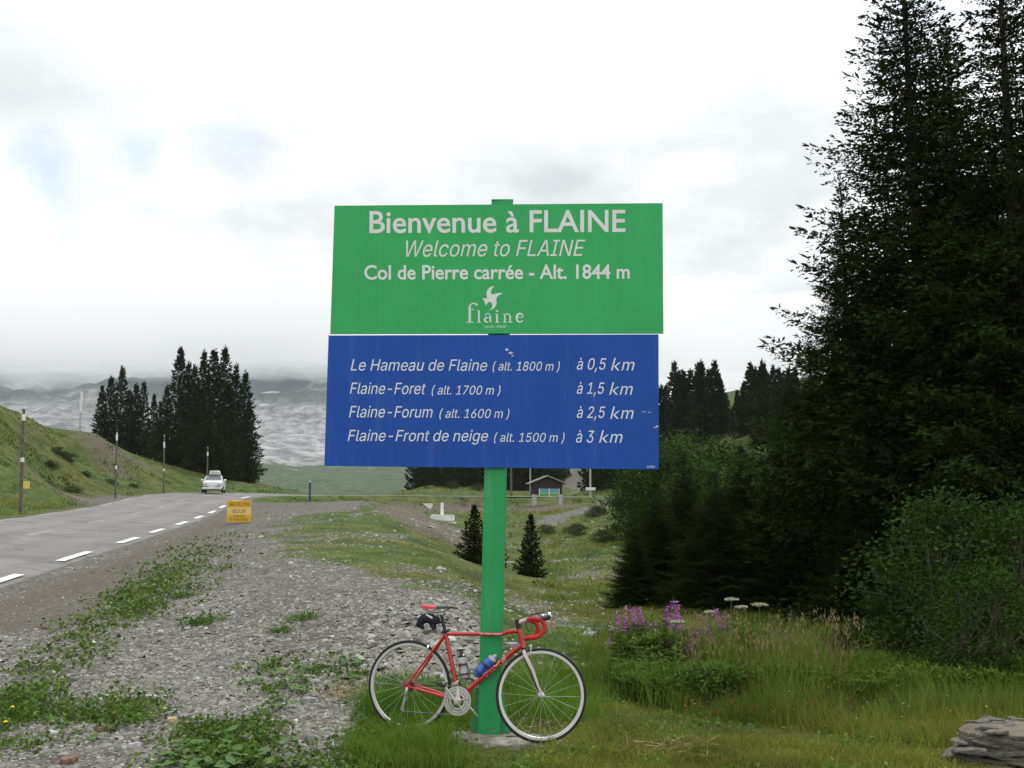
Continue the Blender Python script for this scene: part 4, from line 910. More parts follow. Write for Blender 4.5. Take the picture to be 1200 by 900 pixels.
# the stand at the right
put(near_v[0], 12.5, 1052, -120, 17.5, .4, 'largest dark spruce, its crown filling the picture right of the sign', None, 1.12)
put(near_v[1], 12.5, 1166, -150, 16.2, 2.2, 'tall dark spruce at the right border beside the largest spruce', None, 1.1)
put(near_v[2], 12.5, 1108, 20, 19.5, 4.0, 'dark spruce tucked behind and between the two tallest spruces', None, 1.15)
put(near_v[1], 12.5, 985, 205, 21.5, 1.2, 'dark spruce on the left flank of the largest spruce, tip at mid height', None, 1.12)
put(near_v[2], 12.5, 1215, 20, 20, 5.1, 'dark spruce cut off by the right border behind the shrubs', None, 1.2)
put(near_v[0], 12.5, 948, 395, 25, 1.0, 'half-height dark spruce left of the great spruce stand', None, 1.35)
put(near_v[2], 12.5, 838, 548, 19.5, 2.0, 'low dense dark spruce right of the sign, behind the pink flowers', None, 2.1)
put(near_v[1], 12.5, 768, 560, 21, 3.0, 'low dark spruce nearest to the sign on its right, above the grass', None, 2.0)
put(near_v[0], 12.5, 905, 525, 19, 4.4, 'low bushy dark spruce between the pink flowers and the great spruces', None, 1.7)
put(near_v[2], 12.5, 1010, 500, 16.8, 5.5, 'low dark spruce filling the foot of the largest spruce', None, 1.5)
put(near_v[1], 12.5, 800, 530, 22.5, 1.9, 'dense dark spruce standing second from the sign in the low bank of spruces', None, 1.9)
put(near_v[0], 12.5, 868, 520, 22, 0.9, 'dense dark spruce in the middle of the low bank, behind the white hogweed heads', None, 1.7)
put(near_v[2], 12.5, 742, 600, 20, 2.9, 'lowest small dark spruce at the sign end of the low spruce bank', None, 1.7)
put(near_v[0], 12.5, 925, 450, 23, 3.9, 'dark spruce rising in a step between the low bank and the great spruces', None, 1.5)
# two little spruces in the hollow
put(small_v[0], 2.6, 622, 603, 31, 0.3, 'small young spruce alone in the grassy hollow right of the green post', None, .78)
put(small_v[0], 2.6, 556, 592, 38, 2.3, 'small dark spruce half hidden behind the green post', None, 1.0)
put(small_v[0], 2.6, 578, 612, 36.5, 4.3, 'small spruce right behind the green post', None, 1.1)
# clump beside the road on the left
ords = ['first','second','third','fourth','fifth','sixth','seventh','eighth','ninth','tenth','eleventh','twelfth','thirteenth','fourteenth','fifteenth','sixteenth','seventeenth','eighteenth','nineteenth','twentieth']
big = [(196,452,118,.9),(212,408,112,1.1),(222,425,116,.8),(229,428,111,.9),(240,412,117,.9),(251,410,110,1.0),(264,408,114,1.0),(277,428,108,.9),(288,436,112,.9),(236,455,105,1.1),(268,450,104,1.2),(292,470,109,.85)]
for k, (px, tip, Y, wf) in enumerate(big):
    put(mid_v[k % 3], 10, px, tip, Y, k*1.3, 'dark spruce, %s from the left in the tall clump above the white car' % ords[k], 'tall spruce clump above the car', wf)
sm = [(120,452,128,.9),(131,442,124,1.0),(144,430,126,.9),(153,458,122,1.0),(160,450,127,.95),(169,448,123,.9),(181,462,126,.9),(188,470,120,.9)]
for k, (px, tip, Y, wf) in enumerate(sm):
    put(mid_v[(k+1) % 3], 10, px, tip, Y, k*1.7+.5, 'dark spruce, %s from the left in the lower clump right of the mast' % ords[k], 'lower spruce clump on the hill', wf)
# wood beyond the hut
kk = 0
WOODS = 'spruces of the wood beyond the hut'
for (x0, x1, t0, t1, Y0, Y1, n_, lab, grp) in (
    (772, 860, 424, 452, 118, 140, 13, 'distant spruce in the wood just right of the blue board', 'wood just right of the blue board'),
    (862, 935, 422, 452, 105, 125, 11, 'distant spruce in the wood beside the great spruces', 'wood left of the great spruces'),
    (482, 610, 500, 530, 142, 165, 20, 'spruce in the wood left of the wooden hut', 'wood left of the hut'),
    (612, 665, 480, 520, 165, 185, 8, 'spruce in the wood right behind the wooden hut', 'wood behind the hut'),
    (690, 775, 470, 520, 120, 150, 16, 'spruce in the wood right of the gravel track', 'wood right of the track')):
    for k in range(n_):
        f = (k+.5)/n_; px = x0+(x1-x0)*f+rg.uniform(-1.6,1.6); tip = rg.uniform(t0, t1)
        if x0 == 772: tip = t0+rg.uniform(0,16)+ (max(0, (px-838))*2.2 if px > 838 else 0) + (max(0, 790-px)*1.4)
        if x0 == 862: tip = t0+rg.uniform(0,14)+ max(0, 880-px)*1.8
        put(far_v[k % 3], 10, px, tip, rg.uniform(Y0, Y1), rg.uniform(0,6), lab+', '+ords[k]+' from the left', grp, rg.uniform(.8,1.1))

# ---- broad-leaved bushes
def bush_meshes(H, Wd, seed, nstem=9, nclump=90, per=70, leaf=.055, shape=.55):
    rng = np.random.RandomState(seed); mb = MB(); cs = []
    for k in range(nclump):
        a = rng.uniform(0, 6.28); u = rng.rand()**.5; zt = rng.uniform(.04, 1.0); rr = Wd*.5*u*math.sqrt(max(.05, 1-(max(0, zt-.2)/.84)**2))*rng.uniform(.8,1.2)
        cs.append((rr*math.cos(a), rr*math.sin(a), H*zt*(1-.12*u)))
    cs = np.array(cs)
    for k in range(nstem):
        a = 6.28*k/nstem; e = cs[rng.randint(nclump)]; e = np.array([e[0], e[1], max(e[2], H*.5)]); b0 = np.array([.12*math.cos(a), .12*math.sin(a), -.1])
        mb.tube([b0, b0*.6+e*.4+[.1*math.cos(a),.1*math.sin(a),.1*H], e], [.03,.02,.006], 5, caps=False)
        for q in range(6):
            e2 = cs[rng.randint(nclump)]; s_ = b0*.5+e*.5; mb.tube([s_, (s_+e2)/2+[0,0,.05*H], e2], [.014,.009,.003], 4, caps=False)
    n = nclump*per; ci = np.repeat(np.arange(nclump), per); r_ = (.13+.10*rng.rand(nclump))*(H/2.6)**.6; p = cs[ci]+rng.normal(size=(n,3))*r_[ci][:,None]*np.array([1,1,.75])
    p[:,2] = np.maximum(p[:,2], .03); d = rng.normal(size=(n,3)); d[:,2] = d[:,2]*.5-.1; d /= np.linalg.norm(d, axis=1)[:,None]
    tn = (.6+.8*rng.rand(n))*(.75+.5*rng.rand(nclump))[ci]; tint = np.stack([tn*rng.uniform(.85,1.15,n), tn, tn*.85], 1)
    V, F, T = kites(p, d, leaf*rng.uniform(.7,1.3,n), leaf*.62*rng.uniform(.7,1.2,n), rng, tint)
    return mb.mesh('stems', mat('shrub_bark', (.10,.085,.065), .9, var=.3)), mesh_np('foliage', V, [F], leafm, tint=T)
def bush(ms, pos, s, rz, label, group=None, ws=None):
    o = empty('leafy_bush', pos, rz, label, 'bush', group); o.scale = (ws or s, ws or s, s); new_obj('stems', ms[0], o); new_obj('foliage', ms[1], o); return o
bv = [bush_meshes(2.6, 2.6, 51, leaf=.075, nclump=120, per=80), bush_meshes(2.6, 2.4, 52, leaf=.065, nclump=110, per=80), bush_meshes(5, 4.6, 53, leaf=.17, nclump=150, per=55)]
lowb = [bush_meshes(.8, 1.3, 61, leaf=.05, nclump=60, per=60, nstem=6), bush_meshes(.8, 1.2, 62, leaf=.045, nclump=60, per=60, nstem=6)]
def bput(ms, H0, px, tip, Y, rz, label, wf=1.0, group=None):
    d = ray(px, tip); x = d[0]*Y; z = float(ground_z(x, Y)); h = P(px, tip, Y)[2]-z; return bush(ms, (x, Y, z), h/H0, rz, label, group, h/H0*wf)
bput(bv[0], 2.6, 1105, 572, 11.6, .2, 'large leafy green bush in front of the great spruces', 1.0)
bput(bv[1], 2.6, 1190, 585, 11.0, 1.2, 'leafy green bush cut off by the right border', 1.0)
bput(bv[1], 2.6, 1150, 660, 10.0, 2.2, 'lower leafy bush in front of the large bush, near the stone slabs', 1.2)
bput(bv[0], 2.6, 1045, 690, 12.2, 3.2, 'low green bush at the left foot of the large bush', 1.3)
for k, (px, tip, Y) in enumerate([(800,505,52),(775,512,48),(845,512,50),(880,525,44),(905,515,55),(752,545,47),(820,535,40),(870,545,36)]):
    bput(bv[2], 5, px, tip, Y, k*1.1, '%s from the left of the pale green bushy trees right of the blue board' % {5:'first',1:'second',0:'third',6:'fourth',2:'fifth',7:'sixth',3:'seventh',4:'last'}[k], 1.15, 'pale green bushy trees')
for k, (px, tip, Y, wf) in enumerate([(870,745,12.0,1.2),(920,752,11.6,1.3),(965,765,11.0,1.4),(1010,760,11.4,1.4),(1060,770,10.6,1.4),(1120,765,10.2,1.3),(1175,775,9.6,1.2),(985,735,12.8,1.2)]):
    bput(lowb[k % 2], .8, px, tip, Y, k*.9, 'low leafy shrub, %s along the foot of the spruce stand' % ['first','second','third','fifth','sixth','seventh','eighth','fourth'][k], wf, 'low shrubs below the spruces')
# scrub on the left bank
for k, (px, py, s) in enumerate([(58,545,.6),(66,530,.7),(78,538,.8),(85,575,.6),(100,556,.5),(128,566,.6),(155,570,.5)]):
    g, ok_ = hit([px], [py]); g = g[0]
    if not ok_[0]: continue
    bush(lowb[k % 2], g-np.array([0,0,.25]), s*1.2, k*1.4, 'dark low shrub on the grassy bank left of the road, '+ords[k]+' from the left', 'shrubs on the left bank', s*2.0)
for k, (px, py, s) in enumerate([(530,572,1.2),(560,575,1.2),(600,565,1.6),(640,625,.6),(650,570,1.5),(675,628,.8),(698,606,1.0),(708,635,.7)]):
    g, ok_ = hit([px], [py]); g = g[0]
    if not ok_[0]: continue
    bush(lowb[k % 2], g, s, k*1.2, 'small green shrub on the grassy slope beyond the hollow, '+ords[k]+' from the left', 'small shrubs beyond the hollow', s*1.5)
# ================================================================ POLES, CAR, HUT, ROADSIDE THINGS
wood = mat('weathered_wood', (.13,.105,.085), .9, var=.3, vscale=5, bump=.4, bscale=30)
dwood = mat('dark_wood', (.032,.024,.024), .9, var=.35, vscale=4, bump=.5, bscale=20)
wht = mat('white_paint', (.78,.78,.76), .5, var=.06, dirt=((.45,.43,.38), 3, .55, .5))
galv = mat('galvanised_steel', (.45,.46,.46), .5, .6, var=.12)
def pole(px_t, py_t, px_b, py_b, Y, r, label, bands, yellow=None, group=None):
    b = P(px_b, py_b, Y); b[2] = float(ground_z(b[0], b[1])); tp = P(px_t, py_t, Y) - b; o = empty('snow_pole', b, 0, label, 'pole', group)
    mb = MB(); k = 9; mb.tube([np.array([0,0,-.4])+(tp+[0,0,.4])*q for q in np.linspace(0, 1, k)], list(np.linspace(r*1.15, r*.85, k)), 10); mb.build('shaft', wood, o, True)
    H = tp[2]
    for (z0, z1) in bands:
        mb = MB(); mb.tube([tp*(z0/H), tp*(z1/H)], r*1.12, 10); mb.build('white_band', wht, o, True)
    mb = MB(); mb.tube([tp, tp+[0,0,.12]], [r*.95, r*.2], 10); mb.build('cap', galv, o, True)
    if yellow:
        mb = MB(); mb.box(tp*(yellow/H)+[r+.16, -.02, 0], (.30,.03,.34), bev=.01); mb.build('yellow_plate', mat('yellow_plate', (.72,.60,.12), .5), o)
pole(28, 479, 24.5, 597, 47, .075, 'nearest wooden snow pole with a yellow plate, left of the road', ((4.35,4.65),(2.42,2.62)), 1.35, 'snow poles along the left verge')
pole(137, 508, 135.5, 582, 70, .062, 'second wooden snow pole along the left verge, by the gravel pull-in', ((4.0,4.45),(2.0,2.25)), None, 'snow poles along the left verge')
pole(192.5, 511, 192, 577, 83, .065, 'third snow pole along the left verge, below the spruce clump', ((3.8,4.3),(1.9,2.1)), None, 'snow poles along the left verge')
pole(243.5, 525, 242.5, 566, 100, .07, 'farthest snow pole on the left, rising just behind the white car', ((2.2,2.6),), None, 'snow poles along the left verge')
# lift mast behind the hill
b = P(93, 500, 118); b[2] = float(ground_z(b[0], b[1])); tp = P(96, 459, 118)-b; mast = empty('mast', b, 0, 'thin mast with a white top behind the grassy hill on the left', 'mast')
mb = MB(); mb.tube([np.array([0,0,-.3]), tp*.72], [.16,.11], 8); mb.build('shaft', galv, mast, True)
mb = MB(); mb.tube([tp*.70, tp], .15, 10); mb.build('white_tube', wht, mast, True)
for z_ in (.42,.60,.66): 
    mb = MB(); mb.box(tp*z_, (2.2,.08,.08)); mb.build('crossbar', galv, mast)
# posts near the hut
def thin_post(px, pt, pb, Y, r, label, plate_=None, m=wood):
    b = P(px, pb, Y); b[2] = float(ground_z(b[0], b[1])); h = P(px, pt, Y)[2]-b[2]; o = empty('marker_post', b, 0, label, 'post'); mb = MB(); mb.tube([(0,0,-.3), (0,0,h)], [r, r*.8], 8); mb.build('shaft', m, o, True)
    mb = MB(); mb.tube([(0,0,h), (0,0,h+.1)], [r*.9, r*.3], 8); mb.build('cap', galv, o, True)
    if plate_: mb = MB(); mb.box((0,-r-.03,P(px, plate_, Y)[2]-b[2]), (1.1,.04,.32), bev=.02); mb.build('sign_plate', wht, o)
thin_post(599, 535, 575, 120, .14, 'thin brown post standing between the green post and the hut')
thin_post(621.5, 535, 564, 138, .12, 'thin pale pole rising behind the left end of the hut roof', None, galv)
thin_post(692, 548, 582, 112, .13, 'pale pole with a white plate beside the gravel track right of the hut', 573, galv)
thin_post(363, 565, 578, 84, .10, 'short dark blue marker post at the far bend of the road', None, mat('blue_post', (.03,.06,.16), .5))
# wooden hut
hb_ = base_at(640, 92); hut = empty('wooden_hut', hb_, R(6), 'dark wooden hut with grey gable roof and a blue and green panel, beside the track', 'hut')
s_ = 92/F_PX; w_, dp, e_, r_ = 34*s_, 1.8, 17*s_, 25*s_; st_h = (587-578.5)*s_
fz = P(640, 579.5, 92)[2]-hb_[2]; e_z = P(640, 565.5, 92)[2]-hb_[2]; r_z = P(640, 558.6, 92)[2]-hb_[2]
mb = MB(); mb.prism([(-w_/2, fz), (w_/2, fz), (w_/2, e_z), (0, r_z-.08), (-w_/2, e_z)], -dp/2, dp/2); mb.build('wall', dwood, hut)
nb_ = 12
for k in range(nb_):    # upright boards of the gable front
    x0 = -w_/2+w_*k/nb_; x1 = x0+w_/nb_-.02; zt0 = e_z+(r_z-.1-e_z)*(1-abs(x0)/(w_/2)); zt1 = e_z+(r_z-.1-e_z)*(1-abs(x1)/(w_/2)); y0 = -dp/2
    mb = MB(); mb.add([(x0,y0-.03,fz),(x1,y0-.03,fz),(x1,y0-.03,zt1-.05),(x0,y0-.03,zt0-.05),(x0,y0-.002,fz),(x1,y0-.002,fz),(x1,y0-.002,zt1-.05),(x0,y0-.002,zt0-.05)], [[0,1,2,3],[1,5,6,2],[4,0,3,7],[3,2,6,7]]); mb.build('plank', dwood, hut)
for sx in (-1, 1):
    ov = 5*s_; a = np.array([0, 0, r_z]); b2 = np.array([sx*(w_/2+ov), 0, e_z-(r_z-e_z)*ov/(w_/2)]); th = np.array([0,0,.10]); y0, y1 = -dp/2-.3, dp/2+.3
    V = [a+[0,y0,0], b2+[0,y0,0], b2+[0,y1,0], a+[0,y1,0]]; V += [v+th for v in V]; F = [[0,1,2,3],[7,6,5,4],[0,4,5,1],[1,5,6,2],[2,6,7,3],[3,7,4,0]]
    mb = MB(); mb.add(V, F if sx > 0 else [f[::-1] for f in F]); mb.build('roof', mat('grey_roof_sheet', (.24,.25,.25), .55, .3, var=.15), hut)
    mb = MB(); zt_ = fz; mb.box((sx*(w_/2-.15), -dp/2+.15, (fz-.55)/2), (.36,.4,fz+.55-.004), bev=.03); mb.build('stilt', mat('pale_stilt', (.42,.41,.39), .8), hut)
mb = MB(); mb.box((.1*1.2, -dp/2-.09, P(640,574.5,92)[2]-hb_[2]), (22*s_, .06, 3.2*s_), bev=.02); mb.build('blue_panel', mat('pale_blue_panel', (.16,.28,.52), .5), hut)
mb = MB(); mb.box((.1*1.2, -dp/2-.09, P(640,578.0,92)[2]-hb_[2]), (22*s_, .06, 3.6*s_), bev=.02); mb.build('green_panel', mat('pale_green_panel', (.13,.46,.22), .5), hut)
for sx in (-1.02, 0.02, 1.06):
    mb = MB(); mb.box((.12+sx*11*s_, -dp/2-.10, P(640,577.2,92)[2]-hb_[2]), (.07,.09,9*s_)); mb.build('panel_post', wht, hut)
# white works barrier blocks in the dip
def wblock(px, py, Y, size, label, cat, rz=0, nm='road_barrier'):
    p = P(px, py, Y); g = float(ground_z(p[0], p[1])); o = empty(nm, (p[0], p[1], p[2]), rz, label, cat); return o
Yb = 66; q = Yb/F_PX
c0 = P(521, 607, Yb); bar = empty('road_barrier', c0, R(-4), 'white barrier section with an upright post, in the dip beyond the stony bank', 'barrier')
mb = MB(); mb.prism([(-15*q, 4*q), (11*q, 3.2*q), (11*q, -3*q), (-15*q, -3*q)], -.35, .35); mb.build('panel', wht, bar)
mb = MB(); mb.prism([(-10*q, -3*q+.02), (14*q, -5*q), (14*q, -8*q), (-10*q, -8*q)], -.6, .1); mb.build('foot', wht, bar)
mb = MB(); mb.box((-4*q, .40, 10.5*q), (3.4*q, .15, 14*q), bev=.03); mb.build('upright', wht, bar)
mb = MB(); mb.box((10.4*q, -.37, 1*q), (1.0*q, .06, 6*q)); mb.build('edge_post', wht, bar)
gz = float(ground_z(c0[0], c0[1])); mb = MB(); mb.box((0,0,(gz-c0[2])/2-.3-4*q), (22*q,.8,max(.3, c0[2]-gz))); mb.build('base', mat('plain_concrete', (.35,.34,.31), .9), bar)
c1 = P(502, 593, 74); q1 = 74/F_PX; tri = empty('direction_board', c1, 0, 'small white pointed board at the roadside left of the white barrier', 'board')
mb = MB(); mb.prism([(-7*q1, 3*q1), (5*q1, 3*q1), (4.5*q1, -1*q1), (2*q1, -3.6*q1)], -.06, .06); mb.build('panel', wht, tri)
gz = float(ground_z(c1[0], c1[1])); mb = MB(); mb.tube([(1*q1,.12,2*q1), (1*q1,.12,gz-c1[2]-.2)], .05, 6); mb.build('post', galv, tri)
c2 = P(583, 569, 142); kv = empty('parked_trailer', c2, R(20), 'tiny low white trailer at the edge of the wood left of the green post', 'trailer'); mb = MB(); mb.box((0,0,.5), (2.2,1.2,.5), bev=.12); mb.build('body', wht, kv, True); mb = MB(); mb.box((-1.3,0,.28), (1.2,.6,.16), bev=.04); mb.build('drawbar', wht, kv)
mb = MB(); [mb.lathe([(0,-.09),(.25,-.09),(.25,.09),(0,.09)], 14, (0,sy*.66,.25)) for sy in (-1,1)]; mb.build('wheels', blk, kv)
# yellow works sign on the verge
Ys = float(G(281,613)[1]); q = Ys/F_PX; gp = base_at(280.5, Ys); zc = P(280.5, 599.2, Ys); wsn = empty('works_sign', gp, R(6), 'small yellow roadworks sign lettered in black beside the dashed edge line', 'sign')
ye = mat('yellow_sign', (.72,.42,.015), .45, var=.06); ye2 = mat('pale_yellow_band', (.80,.58,.18), .45, var=.05); ink = mat('black_print', (.05,.035,.01), .6)
zc_ = zc[2]-gp[2]; mb = MB(); mb.box((0,0,zc_), (27.6*q,.025,25*q), bev=.006); pan = mb.build('panel', ye, wsn)
mb = MB(); mb.box((0,-.016,zc_+.1*q), (27.0*q,.006,8.6*q)); mb.build('middle_band', ye2, wsn)
def w2(s, xw, zc__, h, off=.014):
    V, F = text_mesh(s, FONT_H, 0, 0); return plate(V, F, lambda x, y, l: np.array([(x-.5)*xw*q, -off-l, zc_+zc__*q+(y-.5)*h*q]), .0006, .0006, 'lettering', ink, pan)
w2('GRAVILLONS', 24, 8.2, 4.2); w2('BOUE', 14.5, 0.1, 4.6, .020); w2('SORTIE', 12, -5.8, 2.6); w2('D\'ENGINS', 20, -9.4, 3.2)
for sx in (-1, 1):
    mb = MB(); mb.tube([(sx*10*q,.03,zc_+8*q), (sx*10.5*q,.03,-.1)], .014, 6); mb.tube([(sx*10*q,.04,zc_), (sx*10.5*q,.45,.0)], .012, 6); mb.build('leg', galv, wsn)

# ---- white car with roof box
carp = np.array([*(ray(250.5, 577.5)*84)[:2], 0]); carp[2] = float(road_dist(np.array([carp[0]]), np.array([84.]))[1][0]); offc, zrc = road_dist(np.array([carp[0]]), np.array([84.0])); carp[2] = float(zrc[0]+_sup*offc[0])+.015
car = empty('parked_car', carp, R(192)-R(0), 'white hatchback with a pale roof box, driving down the road towards the camera', 'car')
car.name = 'white_car'
cw = mat('white_car_paint', (.74,.75,.76), .25, var=.03, coat=.6); gl = mat('car_glass', (.05,.065,.08), .08, var=.05, spec=.8); dk = mat('dark_trim', (.03,.03,.032), .6)
# local frame: y forward (front of the car = +y), x to its right
st_ = [(2.02,.55,.50,.78,.50),(1.95,.70,.28,.86,.66),(1.55,.80,.24,.93,.74),(1.0,.84,.22,.98,.80),(.35,.86,.2,1.0,.83),(-.6,.86,.2,1.0,.84),(-1.4,.85,.22,1.0,.82),(-1.85,.80,.28,.98,.76),(-1.98,.70,.42,.9,.6)]
V = []; 
for (y, hw, z0, z1, _) in st_:
    for (x, z) in ((-hw*.92,z0),(-hw,z0+.12),(-hw,(z0+z1)/2),(-hw*.97,z1-.06),(-hw*.86,z1),(0,z1+.03),(hw*.86,z1),(hw*.97,z1-.06),(hw,(z0+z1)/2),(hw,z0+.12),(hw*.92,z0)): V.append((x,y,z))
k = 11; n = len(st_); F = [[i*k+j, i*k+(j+1)%k, (i+1)*k+(j+1)%k, (i+1)*k+j][::-1] for i in range(n-1) for j in range(k)]+[list(range(k)), list(range((n-1)*k, n*k))[::-1]]
mb = MB(); mb.add(V, [f[::-1] for f in F]); mb.build('body', cw, car, True)
def hexa(V8): mb = MB(); mb.add(V8, [[0,1,2,3],[7,6,5,4],[0,4,5,1],[1,5,6,2],[2,6,7,3],[3,7,4,0]]); return mb
cab = [(-.76,1.02,.99),(.76,1.02,.99),(.78,-1.9,.97),(-.78,-1.9,.97),(-.60,.25,1.41),(.60,.25,1.41),(.60,-1.55,1.42),(-.60,-1.55,1.42)]
mb = MB(); mb.add(cab, [[3,2,1,0],[4,5,6,7],[0,1,5,4],[1,2,6,5],[2,3,7,6],[3,0,4,7]]); mb.build('cabin', cw, car)
def quadp(pts, name, m, out):
    pts = [np.array(p) for p in pts]; nrm = np.cross(pts[1]-pts[0], pts[2]-pts[0]); nrm /= np.linalg.norm(nrm); nrm *= np.sign(np.dot(nrm, out)); V = [p+nrm*.012 for p in pts]+[p-nrm*.01 for p in pts]
    mb = MB(); mb.add(V, [[0,1,2,3],[7,6,5,4],[0,4,5,1],[1,5,6,2],[2,6,7,3],[3,7,4,0]]); return mb.build(name, m, car)
quadp([(-.67,.94,1.04),(.67,.94,1.04),(.55,.30,1.385),(-.55,.30,1.385)], 'windscreen', gl, (0,1,1))
quadp([(-.62,-1.86,1.04),(.62,-1.86,1.04),(.52,-1.60,1.37),(-.52,-1.60,1.37)], 'rear_window', gl, (0,-1,.5))
for sx in (-1, 1):
    quadp([(sx*.757,.72,1.04),(sx*.77,-.55,1.04),(sx*.63,-.50,1.37),(sx*.63,.28,1.37)], 'side_window', gl, (sx,0,.3)); quadp([(sx*.77,-.63,1.04),(sx*.775,-1.65,1.04),(sx*.63,-1.4,1.37),(sx*.63,-.58,1.37)], 'side_window', gl, (sx,0,.3))
    mb = MB(); mb.box((sx*.92,.62,1.04), (.18,.12,.14), bev=.03); mb.build('wing_mirror', cw, car, True)
    mb = MB(); mb.box((sx*.56,2.0,.68), (.34,.10,.13), bev=.03); mb.build('headlight', mat('headlight_glass', (.45,.46,.48), .15), car, True)
    for y in (1.28,-1.25):
        w_o = bpy.data.objects.new('wheel', None); COL.objects.link(w_o); w_o.parent = car; w_o.location = (sx*.76, y, .30)
        mb = MB(); mb.lathe([(.18,-.09),(.28,-.09),(.30,-.06),(.30,.06),(.28,.09),(.18,.09)], 24, axis='x', closed=True); mb.build('tyre', blk, w_o, True); mb = MB(); mb.lathe([(0,-.07),(.19,-.08),(.19,.08),(0,.07)], 16, axis='x'); mb.build('rim', galv, w_o, True)
mb = MB(); mb.box((0,2.03,.44), (1.5,.10,.10), bev=.02); mb.build('grille', dk, car); mb = MB(); mb.box((0,2.06,.34), (1.56,.12,.16), bev=.04); mb.build('bumper', cw, car, True)
mb = MB(); mb.box((0,2.10,.45), (.52,.02,.11), bev=.004); mb.build('number_plate', wht, car)
mb = MB(); mb.box((0,2.0,.215), (1.3,.12,.09)); mb.build('air_intake', dk, car)
for y in (-.1,-1.1): mb = MB(); mb.box((0,y,1.46), (1.16,.05,.05)); mb.build('roof_bar', dk, car)
rb = bpy.data.objects.new('roof_box', None); COL.objects.link(rb); rbw = Matrix.Translation(Vector(carp)) @ Matrix.Rotation(R(192), 4, 'Z'); rb.matrix_world = rbw @ Matrix.Translation((.0,-.55,1.49)); tag(rb, 'pale grey roof box carried on top of the white car', 'roof box')
mb = MB(); mb.box((0,0,.10), (.86,1.5,.18), bev=.05); mb.build('box_bottom', mat('pale_box_plastic', (.55,.55,.50), .4), rb, True); mb = MB(); mb.box((0,0,.255), (.84,1.46,.16), bev=.07); mb.build('lid', mat('pale_box_plastic', (.55,.55,.50), .4), rb, True)

# ---- slate slabs lying bottom right
slate = mat('grey_slate', (.15,.147,.135), .9, var=.5, vscale=14, bump=1.0, bscale=45, dirt=((.10,.08,.055), 6, .45, .8))
def slab(c, rx, ry, th, seed, rz, tilt, name, label, cat, m, group=None):
    rn = np.random.RandomState(seed); n = 11; a = np.sort(rn.uniform(0, 6.28, n)); r0 = rn.uniform(.75, 1.1, n); V = []
    for (s, z) in ((.93, 0), (1.0, th*.35), (1.0, th*.7), (.9, th)):
        for q, r_ in zip(a, r0): V.append((rx*r_*s*math.cos(q)+rn.uniform(-.03,.03)*rx, ry*r_*s*math.sin(q)+rn.uniform(-.03,.03)*ry, z+rn.uniform(-.1,.1)*th))
    mb = MB(); V.append((0,0,th*1.03)); F = [[r_*n+j, r_*n+(j+1)%n, (r_+1)*n+(j+1)%n, (r_+1)*n+j] for r_ in range(3) for j in range(n)]+[[3*n+j, 3*n+(j+1)%n, 4*n] for j in range(n)]+[list(range(n))[::-1]]
    mb.add(V, F); o = mb.build(name, m, None); o.location = c; o.rotation_euler = (tilt[0], tilt[1], rz); return tag(o, label, cat, group)
g0 = PZ(1216, 892, -.05); 
lay = empty('rock_outcrop', (g0[0]+.12, g0[1]+.12, float(ground_z(g0[0], g0[1]))-.05), 0, 'rough heap of layered grey slate at the bottom right corner, earthy on top', 'rock')
rn = np.random.RandomState(4)
def flake(rx, ry, th, seed, m):
    r_ = np.random.RandomState(seed); n = 12; a = np.sort(r_.uniform(0, 6.28, n)); a = np.linspace(0, 6.28, n+1)[:-1]+r_.uniform(-.2,.2,n); r0 = r_.uniform(.66, 1.12, n); V = []
    for (s_, z) in ((.95, 0), (1.0, th*.3), (.97, th*.8), (.90, th)):
        for q, rr in zip(a, r0): V.append((rx*rr*s_*math.cos(q)+r_.uniform(-.02,.02)*rx, ry*rr*s_*math.sin(q)+r_.uniform(-.02,.02)*ry, z+r_.uniform(-.18,.18)*th))
    V.append((0,0,th)); m1 = MB(); m1.add(V, [[r*n+j, r*n+(j+1)%n, (r+1)*n+(j+1)%n, (r+1)*n+j] for r in range(3) for j in range(n)]+[[3*n+j, 3*n+(j+1)%n, 4*n] for j in range(n)]+[list(range(n))[::-1]]); return m1
earth = mat('trodden_earth', (.15,.125,.095), .95, var=.3, vscale=6, bump=.8, bscale=30)
for L_ in range(9):
    zz = L_*.027; rad = .62-.030*L_
    for j in range(13):
        q = 6.283*(j+.5*(L_%2))/13+rn.uniform(-.12,.12); e = rn.uniform(.86,1.06)
        o = flake(rn.uniform(.10,.24), rn.uniform(.06,.13), rn.uniform(.016,.036), 700+L_*20+j, slate).build('slate_piece', slate, lay); o.location = (rad*e*math.cos(q), .58*rad*e*math.sin(q), zz+rn.uniform(-.008,.008)); o.rotation_euler = (rn.uniform(-.12,.12), rn.uniform(-.12,.12), q+1.57+rn.uniform(-.5,.5))
mt = MB(); V = []; 
for rr, z_ in ((1.0, -.1), (1.0, .225), (.93, .252), (.6, .268), (.25, .272)):
    for j in range(30): q = 6.283*j/30; g_ = 1+.08*math.sin(3*q)+.05*math.sin(7*q+1); V.append((.50*rr*g_*math.cos(q), .30*rr*g_*math.sin(q), z_+.006*math.sin(5*q+rr*9)))
mt.add(V, [[r*30+j, r*30+(j+1)%30, (r+1)*30+(j+1)%30, (r+1)*30+j] for r in range(4) for j in range(30)]+[list(range(120,150))]); mt.build('core', earth, lay, True)
for j in range(34):
    q = rn.uniform(0, 6.283); e = rn.uniform(.2,1)**.5; o = flake(rn.uniform(.03,.12), rn.uniform(.02,.06), rn.uniform(.008,.018), 900+j, slate).build('slate_piece', slate, lay); o.location = (.50*e*math.cos(q), .30*e*math.sin(q), .255+rn.uniform(0,.012)); o.rotation_euler = (rn.uniform(-.1,.1), rn.uniform(-.1,.1), rn.uniform(0,6))
